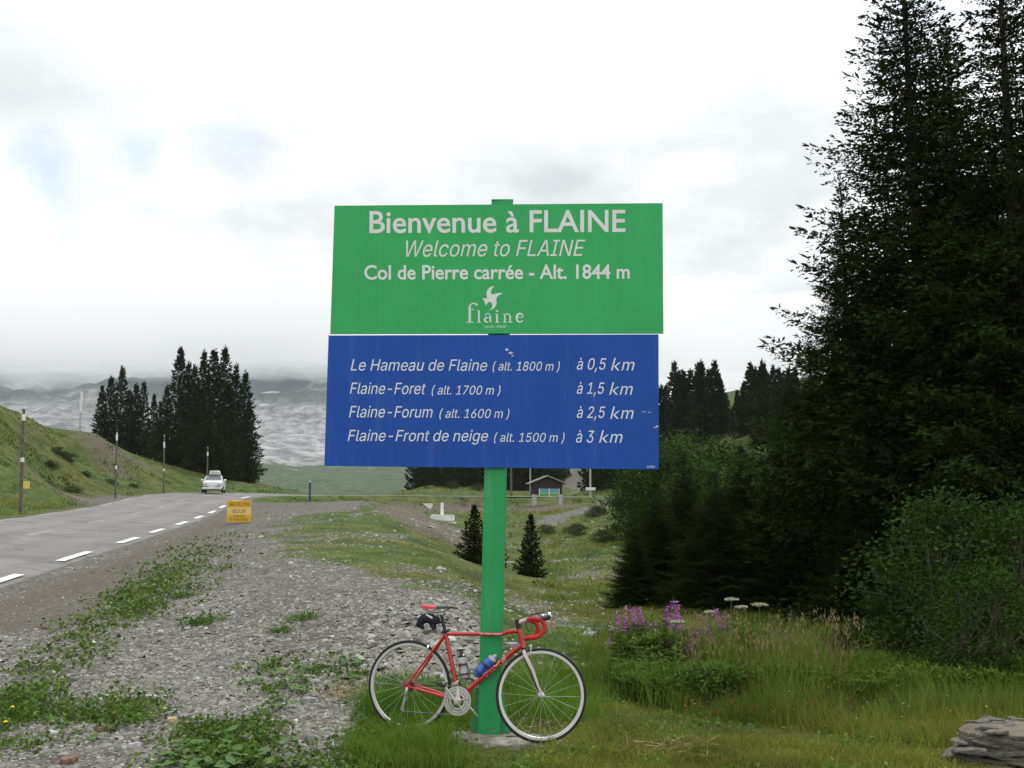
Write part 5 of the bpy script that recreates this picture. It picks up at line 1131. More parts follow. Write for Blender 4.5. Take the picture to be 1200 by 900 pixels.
for (px, py, rx, ry, th, sd, lab) in ((1146, 874, .15, .06, .05, 1, 'pale flat stone in the grass touching the upper left edge of the slate outcrop'), (1143, 893, .10, .07, .06, 2, 'dark grey stone wedge under the left edge of the slate outcrop'), (1022, 806, .10, .07, .09, 3, 'rounded bluish grey stone in the grass below the shrubs'), (1110, 842, .05, .04, .04, 9, 'tiny stone in the grass left of the slate outcrop')):
    g = G(px, py); slab(g+[0,0,-.01], rx, ry, th, sd, .1*sd, (.05,-.08), 'stone', lab, 'stone', slate)
# single stones that stand out on the gravel
cols = {"white": (.40,.40,.40), "grey": (.18,.18,.18), 'reddish brown': (.17,.10,.075), 'yellowish': (.42,.35,.20), 'dark': (.10,.10,.10), "pale grey": (.29,.29,.29)}
sts = [(176,819,.11,.05,'white','long flat white stone in the middle of the lower left gravel'),(192,834,.08,.04,'pale grey','flat pale grey stone just below the long white stone'),(200,846,.06,.05,'yellowish','yellowish stone below the two pale flat stones'),(215,842,.08,.06,'grey','angular grey stone right of the yellowish stone'),
 (124,857,.09,.06,'reddish brown','reddish brown flat stone among the weeds at lower left'),(80,893,.10,.06,'reddish brown','dark reddish stone at the bottom edge, lower left'),(54,737,.09,.05,'reddish brown','reddish brown stone on the bare dirt beside the road'),(157,876,.07,.05,'white','cluster-like white stone near the lower left weeds'),
 (365,776,.07,.05,'white','small white stone above the weeds left of the rear wheel'),(361,822,.09,.05,'pale grey','pale slanted stone in the weeds left of the bicycle'),(291,868,.11,.08,'pale grey','rounded pale stone half sunk in the weeds at the bottom'),(334,848,.10,.05,'grey','grey stone between weeds left of the rear wheel'),
 (188,742,.07,.05,'white','whitish stone beside the small green tuft on the gravel'),(85,798,.08,.06,'grey','squarish grey stone near the weeds by the road side'),(316,751,.06,.04,'pale grey','pale small stone in the upper middle of the gravel'),(229,855,.05,.04,'grey','small grey stone right of the grey angular stone'),
 (246,880,.07,.06,'grey','grey stone at the edge of the large-leaved weeds at the bottom'),(365,868,.09,.06,'grey','grey stone in the gravel near the bottom centre'),(396,866,.09,.06,'pale grey','pale grey stone below the brown straw'),(60,862,.06,.05,'white','white pebble-like stone below the left weeds'),
 (505,742,.13,.09,'dark','dark angular stone on the heap behind the saddle'),(520,735,.12,.08,'grey','grey angular block on the heap behind the saddle bag'),(545,752,.12,.08,'grey','angular grey stone just behind the bicycle top tube'),(598,757,.12,.08,'pale grey','pale angular stone behind the handlebar, right of the post'),(715,760,.35,.16,'grey','low grey rock showing in the grass behind the front wheel'),(690,745,.22,.12,'pale grey','pale rock in the grass slope right of the handlebar'),
 (440,600,.30,.2,'white','white stone on the far stony bank'),(416,604,.45,.2,'pale grey','long pale stone at the top of the far bank'),(517,668,.18,.1,'white','white stone on the right slope of the bank'),(540,640,.25,.15,'pale grey','pale stone low on the brown slope'),(597,660,.25,.18,'white','white stone at the foot of the small spruces')]
for k, (px, py, rx, ry, cn, lab) in enumerate(sts):
    g, ok_ = hit([px], [py]); g = g[0]
    if ok_[0]: slab(g+[0,0,-.25*ry], rx*.8, ry*.9, .45*ry+.02, 30+k, k*.7, (.12*math.sin(k*2.1), .12*math.cos(k*1.3)), 'stone', lab, 'stone', mat(cn.replace(' ', '_')+'_stone', cols[cn], .85, var=.2, vscale=12, bump=.5, bscale=40))
# ================================================================ GROUND PLANTS AND GRAVEL
grassm = mat('grass_blades', (.145,.19,.04), .9, var=.25, vscale=.9, tint=True, spec=.12, trans=.35)
def visible_points(n, rng, y0, y1, x0=-120, x1=1320, power=1.0):
    px = rng.uniform(x0, x1, n); py = y0+(y1-y0)*rng.rand(n)**power; p, ok = hit(px, py); return p[ok]
def blades(p, h, wd, rng, tint, bend=.35):
    """each blade a two-segment curved strip"""
    n = len(p); az = rng.uniform(0, 6.283, n); d = np.stack([np.cos(az), np.sin(az), np.zeros(n)], 1); s = np.stack([-d[:,1], d[:,0], np.zeros(n)], 1)
    sa = rng.uniform(0, 3.14, n); s = np.stack([np.cos(sa), np.sin(sa), np.zeros(n)], 1); b = bend*rng.uniform(.3, 1.6, n); up = np.array([0,0,1.])
    m = p+up*(h*.55)[:,None]+d*(h*b*.35)[:,None]; t_ = p+up*(h*(1-.25*b))[:,None]+d*(h*b)[:,None]; w_ = (wd/2)[:,None]
    V = np.stack([p-s*w_, p+s*w_, m+s*w_*.75, m-s*w_*.75, t_], 1).reshape(-1,3); i = np.arange(n)*5
    return V, np.stack([i,i+1,i+2,i+3], 1), np.stack([i+3,i+2,i+4], 1), np.repeat(tint, 5, 0)
def blade_object(name, parts, m=None, kind='stuff', parent=None):
    Vs, Qs, Ts, Cs = [], [], [], []; o_ = 0
    for V, Q, T, C_ in parts: Vs.append(V); Qs.append(Q+o_); Ts.append(T+o_); Cs.append(C_); o_ += len(V)
    me = mesh_np(name, np.concatenate(Vs), [np.concatenate(Qs), np.concatenate(Ts)], m or grassm, tint=np.concatenate(Cs)); o = new_obj(name, me, parent)
    if kind: tag(o, kind=kind)
    return o
rg = np.random.RandomState(77)
def dens(p): return gridval(GRAV, p[:,0], p[:,1]), gridval(lush, p[:,0], p[:,1]), gridval(brown, p[:,0], p[:,1]), road_dist(p[:,0], p[:,1])[0]
def tints(n, l, rg):
    a = np.array([1.0,1.0,1.0]); dry = np.array([1.55,1.25,1.0]); lu = np.array([.72,1.05,.7]); k = np.clip(l+rg.normal(size=n)*.25, 0, 1)[:,None]; t_ = dry*(1-k)+lu*k
    st_w = rg.rand(n) < .07; t_[st_w] = np.array([2.3,1.55,2.6])
    return t_*(.55+.75*rg.rand(n))[:,None]
p = np.concatenate([visible_points(190000, rg, 690, 960), visible_points(120000, rg, 585, 720)])
gv, lu, br, of = dens(p); keep = (rg.rand(len(p)) < np.clip(1.05-1.35*gv, .0, 1)*(1-.85*br)) & ((of < -.4) | (of > ROAD_W+.4)) & (p[:,1] < 95)
p = p[keep]; lu = lu[keep]; of = of[keep]; D = p[:,1]; clump = np.clip(.8+2.6*fbm(p[:,0]*2.2, p[:,1]*2.2, 4, 123, .65), .2, 2.4)
h = (.03+.06*rg.rand(len(p)))*clump*np.clip(.75+D/26, .8, 2.6)*np.where((D < 8.6) & (p[:,0] > -.6), .65, 1); 
h *= np.where((p[:,0] < -.7) & (D < 16), .6, 1.0); h *= np.where((D > 10) & (D < 75) & (p[:,0] < .5+D*.01) & (of < 0), .30, 1.0); h *= np.where((np.abs(p[:,0]-.05) < .6) & (np.abs(D-7.55) < .4), .3, 1)
wd = np.maximum(.0048, D*.00066)*rg.uniform(.7,1.4,len(p))
blade_object('grass', [blades(p, h, wd, rg, tints(len(p), lu, rg), .8)])
# long grass: bed with the flowers, foot of the shrubs, rim of the hollow
def bed(poly_px, n, h0, h1, name, tl, bend=.3, wd=.005):
    xs_ = [a for a, b in poly_px]; ys_ = [b for a, b in poly_px]; px = rg.uniform(min(xs_), max(xs_), n*2); py = rg.uniform(min(ys_), max(ys_), n*2); m = inpoly(px, py, poly_px); p, ok = hit(px[m], py[m]); p = p[ok][:n]; p[:,:2] += rg.normal(size=(len(p),2))*.10; p[:,2] = ground_z(p[:,0], p[:,1])
    h = rg.uniform(h0, h1, len(p))*np.clip(.95+2.4*fbm(p[:,0]*2.0, p[:,1]*2.0, 4, 400, .6), .25, 1.7); t_ = np.array(tl)*(.6+.7*rg.rand(len(p)))[:,None]; return blades(p, h, np.maximum(wd, p[:,1]*.0006)*rg.uniform(.7,1.3,len(p)), rg, t_, bend)
blade_object('tall_grass', [bed([(722,800),(800,790),(900,790),(1040,800),(1190,800),(1200,840),(1060,850),(900,850),(780,836),(735,822)], 17000, .05, .36, '', (.9,1.0,.8), .35),
    bed([(825,800),(880,795),(960,800),(960,825),(870,830),(830,820)], 5200, .28, .66, '', (1.0,1.1,.85), .25),
    bed([(900,800),(1200,800),(1200,870),(1060,880),(900,850)], 9000, .04, .2, '', (1.35,1.1,.9), .4),
    bed([(432,848),(470,860),(520,868),(530,905),(430,905),(412,880)], 5200, .05, .15, '', (.95,1.15,.7), .55),
    bed([(440,800),(540,800),(545,850),(520,858),(440,850),(425,835)], 5000, .06, .20, '', (.7,1.1,.6), .6),
    bed([(590,800),(690,790),(700,850),(600,850)], 4200, .08, .24, '', (.8,1.1,.6), .6),
    bed([(700,745),(740,750),(740,800),(700,800)], 1800, .1, .3, '', (1.0,1.05,.8), .4),
    bed([(640,870),(700,850),(1100,880),(1100,905),(640,905)], 11000, .03, .09, '', (1.45,1.25,1.0), .9)])
# clover and plantain leaves mixed into the turf
p = visible_points(90000, rg, 740, 960, -60, 1300); gv, lu, br, of = dens(p); pn = fbm(p[:,0]*1.9, p[:,1]*1.9, 4, 501, .6); keep = (rg.rand(len(p)) < (1-gv)*np.clip(.15+3.5*pn, 0, .9)) & (of < -1); p = p[keep]; n = len(p)
d = rg.normal(size=(n,3))*[1,1,.35]+[0,0,.25]; d /= np.linalg.norm(d, axis=1)[:,None]; sz = .030*rg.uniform(.5,1.6,n); tn = rg.uniform(.6,1.4,n)
V, F, C_ = kites(p+np.c_[np.zeros((n,2)), rg.uniform(.005,.06,n)], d, sz, sz*.7, rg, np.stack([tn*.8, tn*1.1, tn*.8], 1)); tag(new_obj('turf_leaves', mesh_np('turf_leaves', V, [F], grassm, tint=C_)), kind='stuff')
# seed heads over the bed
sm_ = mat('seed_heads', (.26,.20,.10), .9, tint=True, var=.2)
n = 260; px = rg.uniform(800, 1000, n); p, ok = hit(px, rg.uniform(800, 828, n)); p = p[ok]; n = len(p); h = rg.uniform(.40,.76,n); az = rg.uniform(0,6.28,n); tipv = np.stack([np.cos(az)*.12*h, np.sin(az)*.12*h, h], 1)
V1, Q1, T1_, C1 = blades(p, h*1.0, np.full(n,.004), rg, np.tile([1.5,1.3,1.0], (n,1)), .18)
mid = V1.reshape(-1,5,3)[:,4]; V2, F2, C2 = kites(np.repeat(mid, 5, 0)+rg.normal(size=(n*5,3))*[.008,.008,.03], np.tile([0,0,1.], (n*5,1))+rg.normal(size=(n*5,3))*.25, np.full(n*5,.04), np.full(n*5,.012), rg, np.tile([1.,1.,1.], (n*5,1))*rg.uniform(.6,1.3,(n*5,1)))
tag(new_obj('seed_grass', mesh_np('seed_grass', np.concatenate([V1,V2]), [Q1,T1_,F2+len(V1)], sm_, tint=np.concatenate([C1*.7,C2]))), kind='stuff')
# dry straw
straw = mat('dry_straw', (.36,.26,.13), .9, tint=True, var=.2)
def lying(cx, cy_, n, sx, sy, ln, seed):
    r_ = np.random.RandomState(seed); g = G(cx, cy_); p = np.c_[g[0]+r_.normal(size=n)*sx, g[1]+r_.normal(size=n)*sy]; z = ground_z(p[:,0], p[:,1])+r_.uniform(.0,.05,n); p = np.c_[p, z]; d = r_.normal(size=(n,3)); d[:,2] = np.abs(d[:,2])*.22; d /= np.linalg.norm(d, axis=1)[:,None]
    return kites(p, d, ln*r_.uniform(.5,1.4,n), np.full(n,.005), r_, np.ones((n,3))*r_.uniform(.5,1.3,(n,1)))
for k, (cx, cy_, n, sx, sy, ln) in enumerate([(405,815,170,.12,.14,.16),(530,845,120,.10,.10,.10),(790,882,160,.16,.12,.16),(640,850,160,.2,.10,.10),(600,860,90,.2,.08,.08),(440,815,80,.08,.12,.16)]):
    V, F, C_ = lying(cx, cy_, n, sx, sy, ln, 90+k); tag(new_obj('dry_straw', mesh_np('dry_straw', V, [F], straw, tint=C_)), kind='stuff')

# ---- loose stones of the gravel
gst = bpy.data.materials.new('gravel_stone'); gst.use_nodes = True; gst.node_tree.nodes.clear(); t = NT(gst.node_tree)
at = t.n('ShaderNodeAttribute', attribute_name='tint').outputs['Color']; nz = t.noise(t.n('ShaderNodeNewGeometry').outputs['Position'], 70, 3, .6)
c = t.mix(1.0, at, t.mix(nz, (.75,.75,.75), (1.2,1.2,1.2)), 'MULTIPLY'); b = t.n('ShaderNodeBsdfPrincipled', {'Base Color': c, 'Roughness': .85, 'Specular IOR Level': .3}); t.link(b.outputs[0], t.n('ShaderNodeOutputMaterial').inputs[0])
def stones(p, size, rng, pal=None):
    n = len(p); base_v = np.array([(1,0,0),(.31,.95,0),(-.81,.59,0),(-.81,-.59,0),(.31,-.95,0),(.1,.05,.8),(-.45,.1,.62),(.2,-.5,.6)]); 
    Fb = np.array([(0,1,5),(1,2,5),(2,6,5),(2,3,6),(3,4,7),(3,7,6),(6,7,5),(4,0,7),(0,5,7)])
    az = rng.uniform(0,6.283,n); c, s = np.cos(az), np.sin(az); B = base_v[None]*rng.uniform(.72,1.25,(n,8,3)); B = B*np.stack([size, size*rng.uniform(.5,.95,n), size*rng.uniform(.35,.75,n)], -1)[:,None]
    tx = rng.normal(size=n)*.25; B[:,:,2] += B[:,:,0]*tx[:,None]; X = B[:,:,0]*c[:,None]-B[:,:,1]*s[:,None]; Y = B[:,:,0]*s[:,None]+B[:,:,1]*c[:,None]; V = np.stack([X, Y, B[:,:,2]], -1)+p[:,None]-np.array([0,0,1])*size[:,None,None]*.12
    pal = np.array([(.185,.172,.15),(.235,.222,.20),(.125,.117,.10),(.28,.27,.25),(.19,.165,.13),(.25,.235,.21),(.36,.355,.34),(.085,.078,.07),(.52,.52,.50),(.18,.13,.10)]); pr = np.array([.2,.19,.15,.13,.10,.10,.05,.05,.012,.018]); col = pal[rng.choice(10, n, p=pr/pr.sum())]*rng.uniform(.8,1.2,(n,1))*np.array([.95,1.0,.98])
    return V.reshape(-1,3), (np.arange(n)[:,None,None]*8+Fb[None]).reshape(-1,3), np.repeat(col, 8, 0)
p = np.concatenate([visible_points(95000, rg, 700, 960, -120, 720), visible_points(45000, rg, 600, 720, -40, 640)]); gv, lu, br, of = dens(p); dr = gridval(dirt, p[:,0], p[:,1])
keep = (rg.rand(len(p)) < gv*(1-.55*dr)*np.clip(.55+2.2*fbm(p[:,0]*.9, p[:,1]*.9, 3, 201), .15, 1)+.04*(gv > .02)+.10*br) & (of < -.3) & (p[:,1] < 60); p = p[keep]; n = len(p); dr = dr[keep]
size = (.007+.010*rg.rand(n)+.028*rg.rand(n)**7)*(1-.4*dr)*np.clip(.8+p[:,1]/22, 1, 3.2)
heap = smooth01(1-np.hypot((p[:,0]+.9)/1.9, (p[:,1]-10.8)/2.6)); size *= 1+1.0*heap
V, F, C_ = stones(p, size, rg); tag(new_obj('gravel', mesh_np('gravel', V, [F], gst, tint=C_)), kind='stuff'); print('stones', n)
# scree on the brown bank and pale stones across the slopes
p = visible_points(30000, rg, 585, 800, 380, 740); gv, lu, br, of = dens(p); keep = (rg.rand(len(p)) < .03+.25*br+.35*gridval(stony, p[:,0], p[:,1])) & (p[:,1] > 11) & (p[:,1] < 80) & (gv < .8) & (of < -.5); p = p[keep]; n = len(p)
V, F, C_ = stones(p, (.02+.06*rg.rand(n)**3)*np.clip(p[:,1]/22, .8, 3), rg); tag(new_obj('scree', mesh_np('scree', V, [F], gst, tint=C_*1.0)), kind='stuff')

# ---- coltsfoot and low weeds: plants of a few round leaves
cl_m = mat('coltsfoot_leaf', (.095,.175,.045), .7, var=.25, vscale=9, spec=.2, trans=.25); 
def leaf_mesh(seed):
    r_ = np.random.RandomState(seed); n = 16; V = [(0,0,0)]
    for j in range(n):
        q = -math.pi+2*math.pi*(j+.5)/n; r1 = (.5+.06*math.sin(7*q)+.04*r_.rand())*(1-.45*math.exp(-((abs(q)-math.pi)/.35)**2)); x = .38+r1*math.cos(q); y = r1*math.sin(q)*1.05; V.append((x, y, .16*abs(y)+.05*x-.12*x*x+.02*r_.normal()))
    mb = MB(); mb.add(V, [[0,j+1,(j+1)%n+1] for j in range(n)]); mb.tube([(-.45,0,-.3),(-.15,0,-.05),(.02,0,0)], .018, 4, caps=False); return mb.mesh('leaf', cl_m, True)
leaves = [leaf_mesh(i) for i in range(3)]
def coltsfoot(pos, size, nl, seed, label, group):
    r_ = np.random.RandomState(seed); o = empty('coltsfoot_plant', pos, r_.uniform(0,6.28), label, 'weed', group)
    for k in range(nl):
        q = 6.283*k/nl+r_.uniform(-.4,.4); rr = size*r_.uniform(.25,1.1); s = size*r_.uniform(.55,1.1); lf = new_obj('leaf', leaves[k % 3], o); lf.location = (rr*math.cos(q)*.8, rr*math.sin(q)*.8, size*r_.uniform(.25,.75)); lf.rotation_euler = (r_.uniform(-.3,.3), r_.uniform(-.35,.25), q+r_.uniform(-.5,.5)); lf.scale = (s, s, s)
groups = [('coltsfoot weeds at the bottom edge of the gravel', [(205,893),(225,882),(250,895),(238,905),(265,888),(190,903),(280,900),(215,905),(300,893),(260,872),(322,900)], .085),
 ('coltsfoot weeds left of the rear wheel', [(310,783),(325,792),(342,780),(358,786),(378,783),(395,788),(410,781),(425,790),(330,806),(350,812),(300,800),(320,822),(337,832),(310,838),(290,850),(305,858),(275,855),(350,800),(415,797)], .06),
 ('weeds between the gravel and the wheel ruts', [(340,872),(365,885),(395,880),(420,872),(445,890),(385,897),(410,862),(470,895),(500,885),(350,900),(430,903)], .05),
 ('weeds in the lower left gravel', [(100,835),(120,846),(140,838),(75,852),(90,860),(110,868),(130,856),(155,848),(60,845)], .045)]
for g_, pts, s in groups:
    for k, (px, py) in enumerate(pts):
        coltsfoot(G(px, py), s*(1+.25*math.sin(k*2.3)), 9, 300+k+int(s*1000), 'round-leaved green coltsfoot among the '+g_.replace('coltsfoot ', ''), g_)
# dense low weeds in strips: one mass
wl = mat('weed_leaves', (.085,.16,.035), .75, var=.3, vscale=3, tint=True, spec=.15, trans=.25)
p = np.concatenate([visible_points(75000, rg, 610, 905, 0, 330), visible_points(14000, rg, 770, 905, 200, 560)]); mo = gridval(moss, p[:,0], p[:,1]); we = gridval(weed, p[:,0], p[:,1]); nn_ = fbm(p[:,0]*1.7, p[:,1]*1.7, 3, 211)
keep = (rg.rand(len(p)) < np.maximum(mo, we*.8)*np.clip(.9+3.5*nn_, 0, 1)) & (p[:,0] < -.5) & (p[:,1] < 34); p = p[keep]; n = len(p); d = rg.normal(size=(n,3)); d[:,2] = np.abs(d[:,2])*.5+.1; d /= np.linalg.norm(d, axis=1)[:,None]; tn = rg.uniform(.5,1.35,n); tn = np.stack([tn*rg.uniform(.8,1.5,n), tn, tn*.8], 1)
sz = np.clip(.022+.0022*p[:,1], .03, .08)*rg.uniform(.5,1.3,n); pp = p+np.c_[np.zeros((n,2)), rg.uniform(0,.05,n)*(1+2*np.clip(nn_[keep], 0, .4))]
V, F, C_ = kites(pp, d, sz, sz*.75, rg, tn); tag(new_obj('low_weeds', mesh_np('low_weeds', V, [F], wl, tint=C_)), kind='stuff')
for k, (px, py, s, lab) in enumerate([(236,731,.16,'small round green tuft alone on the gravel in the middle left'),(354,726,.12,'tiny green tuft high on the open gravel'),(330,740,.09,'faint green sprout left of the tiny tuft on the gravel'),(215,700,.13,'green tuft at the head of the weed strip')]):
    g = G(px, py); n = 160; r_ = np.random.RandomState(k); p = g+r_.normal(size=(n,3))*[s*.8,s*.7,0]; p[:,2] = ground_z(p[:,0], p[:,1])+np.abs(r_.normal(size=n))*s*.22; d = r_.normal(size=(n,3)); d[:,2] = np.abs(d[:,2]); d /= np.linalg.norm(d, axis=1)[:,None]; V, F, C_ = kites(p, d, s*.45*r_.uniform(.6,1.3,n), np.full(n, s*.2), r_, np.ones((n,3))*r_.uniform(.6,1.3,(n,1)))
    tag(new_obj('weed_tuft', mesh_np('weed_tuft', V, [F], wl, tint=C_)), lab, 'weed')

# ---- rosebay willowherb, hogweed, buttercups
wil_l = mat('willowherb_leaves', (.10,.175,.03), .7, var=.2, tint=True, trans=.25, spec=.15); pink = mat('willowherb_petals', (.38,.17,.36), .7, var=.25, vscale=40, tint=True, trans=.3, spec=.1); stm = mat('plant_stem', (.10,.14,.04), .7)
def willow_meshes(seed):
    r_ = np.random.RandomState(seed); H = .95; mb = MB(); zz = np.linspace(0, H, 8); sx = .04*np.sin(zz*3+seed); mb.tube(np.c_[sx, np.zeros(8), zz], np.linspace(.006,.002,8), 5); n = 95; z = r_.uniform(.05,.72,n)*H; az = r_.uniform(0,6.28,n); d = np.stack([np.cos(az), np.sin(az), r_.uniform(-.1,.7,n)], 1); d /= np.linalg.norm(d, axis=1)[:,None]; p = np.c_[np.interp(z, zz, sx), np.zeros(n), z]
    tn = r_.uniform(.6,1.35,n); V, F, C_ = kites(p, d, .13*r_.uniform(.6,1.2,n), np.full(n,.022), r_, np.stack([tn]*3, 1)); lm = mesh_np('leaves', V, [F], wil_l, tint=C_)
    n = 78; z = H*(.64+.30*r_.rand(n)**1.1); az = r_.uniform(0,6.28,n); rad = .035*(1-(z/H-.68)/.34)+.008; d = np.stack([np.cos(az), np.sin(az), r_.uniform(-.3,.5,n)], 1); p = np.c_[np.interp(z, zz, sx)+d[:,0]*rad, d[:,1]*rad, z]; tn = r_.uniform(.6,1.4,n); V, F, C_ = kites(p, d, .036*r_.uniform(.7,1.3,n), np.full(n,.024), r_, np.stack([tn,tn*r_.uniform(.5,1.2,n),tn], 1)); return mb.mesh('stem', stm), lm, mesh_np('flower_spike', V, [F], pink, tint=C_)
# leafy undergrowth that fills the flower bed
def bedleaf(poly, n, h0, h1, ln, wd, tl, seed):
    r_ = np.random.RandomState(seed); xs_ = [a for a, b in poly]; ys_ = [b for a, b in poly]; px = r_.uniform(min(xs_), max(xs_), n*2); py = r_.uniform(min(ys_), max(ys_), n*2); m = inpoly(px, py, poly); p, ok = hit(px[m], py[m]); p = p[ok][:n]; n = len(p)
    top = h1*(.75+.5*fbm(p[:,0]*1.6, p[:,1]*1.6, 3, seed)*2); p = p+np.c_[np.zeros((n,2)), h0+(top-h0)*r_.rand(n)**.8]; d = r_.normal(size=(n,3))*[1,1,.6]+[0,0,.5]; d /= np.linalg.norm(d, axis=1)[:,None]; tn = r_.uniform(.6,1.35,n)
    return kites(p, d, ln*r_.uniform(.6,1.3,n), np.full(n, wd), r_, np.stack([tn*tl[0], tn*tl[1], tn*tl[2]], 1))
bl = [bedleaf([(718,800),(760,790),(850,790),(880,800),(870,826),(780,832),(725,820)], 24000, .02, .36, .075, .020, (1,1,1), 71), bedleaf([(850,795),(1000,790),(1200,795),(1200,822),(1000,826),(860,826)], 22000, .02, .36, .06, .022, (1.1,1.0,.8), 72)]
bl.append(bedleaf([(720,797),(760,789),(850,789),(905,795),(890,806),(800,806),(730,805)], 17000, .12, .62, .075, .020, (1.1,1.05,.9), 73))
V = np.concatenate([b_[0] for b_ in bl]); F = np.concatenate([bl[0][1], bl[1][1]+len(bl[0][0]), bl[2][1]+len(bl[0][0])+len(bl[1][0])]); tag(new_obj('undergrowth', mesh_np('undergrowth', V, [F], wil_l, tint=np.concatenate([b_[2] for b_ in bl]))), kind='stuff')
wm = [willow_meshes(s) for s in (1,2,3)]
def willow(px, tip, py, s_h, k, flower, label):
    g = G(px, py); h = P(px, tip, g[1])[2]-g[2]; o = empty('willowherb', g, k*1.7, label, 'flower', 'pink willowherb stems' if flower else 'willowherb stems without open flowers'); s = h/.95; o.scale = (s*s_h, s*s_h, s); m = wm[k % 3]; new_obj('stem', m[0], o); new_obj('leaves', m[1], o)
    if flower: new_obj('flower_spike', m[2], o)
fl = [(731,706,795),(738,702,797),(744,704,793),(750,706,796),(722,728,796),(727,742,799),(765,730,800),(770,722,796),(776,738,802),(788,694,797),(792,700,800),(797,712,803),(786,742,805),(803,730,798),(813,730,803),(818,732,806),(823,712,796),(837,706,797),(775,766,812),(800,722,795),(873,768,815),(808,742,808),(858,712,797),(830,728,803)]
where = ['at the left end of the flower bed','in the dense purple cluster at the left','in the middle of the flower bed','taller and thin, against the dark spruces','at the right of the pink flowers']
for k, (px, tip, py) in enumerate(fl):
    w_ = 0 if px < 729 else 1 if px < 755 else 4 if px > 820 else 3 if tip < 715 else 2
    willow(px, tip+4, py, 1.35, k, True, 'pink flowering willowherb '+where[w_])
for k in range(44):
    px = rg.uniform(722, 850); py = rg.uniform(795, 818); willow(px, py-rg.uniform(50, 82), py, 1.5, k, False, 'green leafy willowherb stem without open flowers in the flower bed')
umb = mat('umbel_white', (.50,.52,.38), .8, tint=True, var=.15, trans=.2); hog = mat('hogweed_leaf', (.13,.21,.045), .7, var=.2, trans=.3, spec=.15)
def umbel(px, tip, py, R_, label):
    g = G(px, py); h = P(px, tip, g[1])[2]-g[2]; o = empty('hogweed', g, 0, label, 'plant', None); r_ = np.random.RandomState(int(px)); mb = MB(); top = np.array([.03,0,h-.04]); mb.tube([(0,0,0),(.015,0,h*.5),top], [.008,.006,.004], 6); hs = []
    for k in range(22): 
        q = k*2.4; rr = R_*math.sqrt((k+.5)/22); e = top+[rr*math.cos(q), rr*math.sin(q), .04-.25*rr*rr/R_]; mb.tube([top, e], .0016, 4, caps=False); hs.append(e)
    mb.build('stem', stm, o); hs = np.array(hs); n = 22*14; p = np.repeat(hs, 14, 0)+r_.normal(size=(n,3))*[.012,.012,.003]; d = r_.normal(size=(n,3))*[1,1,.3]; d /= np.linalg.norm(d, axis=1)[:,None]; V, F, C_ = kites(p, d, np.full(n,.014), np.full(n,.011), r_, np.ones((n,3))*r_.uniform(.7,1.2,(n,1))); new_obj('flower_head', mesh_np('flower_head', V, [F], umb, tint=C_), o)
for px, tip, py, R_, lab in ((856,701,803,.058,'white hogweed head standing highest against the dark spruces, left of three'),(889,707,805,.070,'white hogweed head, rightmost of the three against the dark spruces'),(868,710,804,.060,'greenish hogweed head between the two white ones'),(791,727,812,.060,'yellowish hogweed head among the pink willowherb'),(949,786,818,.05,'low white hogweed head near the foot of the shrubs'),(830,716,808,.045,'small pale hogweed head right of the pink flowers')): umbel(px, tip, py, R_, lab)
# big lobed leaves in the bed
def lobed(seed):
    r_ = np.random.RandomState(seed); V = [(0,0,0)]; n = 21
    for j in range(n):
        q = -2.4+4.8*j/(n-1); r1 = .62+.30*math.cos(q*3.4)*(1 if j % 2 else .75)-.10*abs(q); V.append((r1*math.cos(q*.8), r1*math.sin(q*.8), .10*math.sin(q*4)-.15*r1*r1))
    mb = MB(); mb.add(V, [[0,j+1,j+2] for j in range(n-1)]); mb.tube([(-.9,0,-.55),(-.4,0,-.1),(0,0,0)], .022, 4, caps=False); return mb.mesh('leaf', hog, True)
lob = [lobed(1), lobed(2)]
def hogplant(px, py, pts, label, s0):
    g = G(px, py); o = empty('hogweed_leaves', g, 0, label, 'plant')
    for k, (x, y, s) in enumerate(pts):
        l = new_obj('leaf', lob[k % 2], o); q = P(x, y, g[1]-.05*(k % 3)); l.location = q-g; l.rotation_euler = (R(35+10*(k % 3)), R(-20+15*(k % 4)), k*1.3+2); l.scale = (s*s0,)*3
hogplant(805, 828, [(795,802,1),(808,800,1.1),(822,806,.9),(800,815,1.1),(815,818,1),(830,812,.8),(812,790,.7),(824,779,.6)], 'yellowish green large-leaved hogweed at the front of the flower bed', .115)
hogplant(1018, 872, [(1012,868,1),(1024,870,1),(1018,862,.9)], 'small plant with broad bright leaves in the grass left of the slate', .06)
hogplant(892, 842, [(888,838,1),(897,840,.9)], 'dark broad-leaved plant in the grass below the tall grasses', .07)
# tiny flower heads scattered over the grass
fm = mat('small_flowers', (1,1,1), .8, tint=True, var=.05, spec=.1)
def dots(n, box, cols_, s, h0, h1, name, seed):
    r_ = np.random.RandomState(seed); px = r_.uniform(box[0], box[1], n); py = r_.uniform(box[2], box[3], n); p, ok = hit(px, py); p = p[ok]; n = len(p); p[:,2] += r_.uniform(h0, h1, n); c = np.array(cols_)[r_.randint(len(cols_), size=n)]; k = 5
    d = r_.normal(size=(n*k,3)); d[:,2] = np.abs(d[:,2])*.6; d /= np.linalg.norm(d, axis=1)[:,None]; V, F, C_ = kites(np.repeat(p, k, 0), d, np.full(n*k, s), np.full(n*k, s*.9), r_, np.repeat(c, k, 0)); tag(new_obj(name, mesh_np(name, V, [F], fm, tint=C_)), kind='stuff')
dots(150, (800,1010,820,852), [(.22,.05,.05),(.30,.12,.10),(.16,.05,.05)], .017, .05, .18, 'clover_heads', 1)
dots(130, (900,1170,806,860), [(.24,.08,.05),(.32,.2,.08),(.5,.48,.4),(.5,.35,.05)], .012, .06, .2, 'meadow_flowers', 2)
dots(26, (735,900,790,830), [(.6,.45,.05),(.6,.6,.5)], .012, .05, .2, 'meadow_flowers', 3)
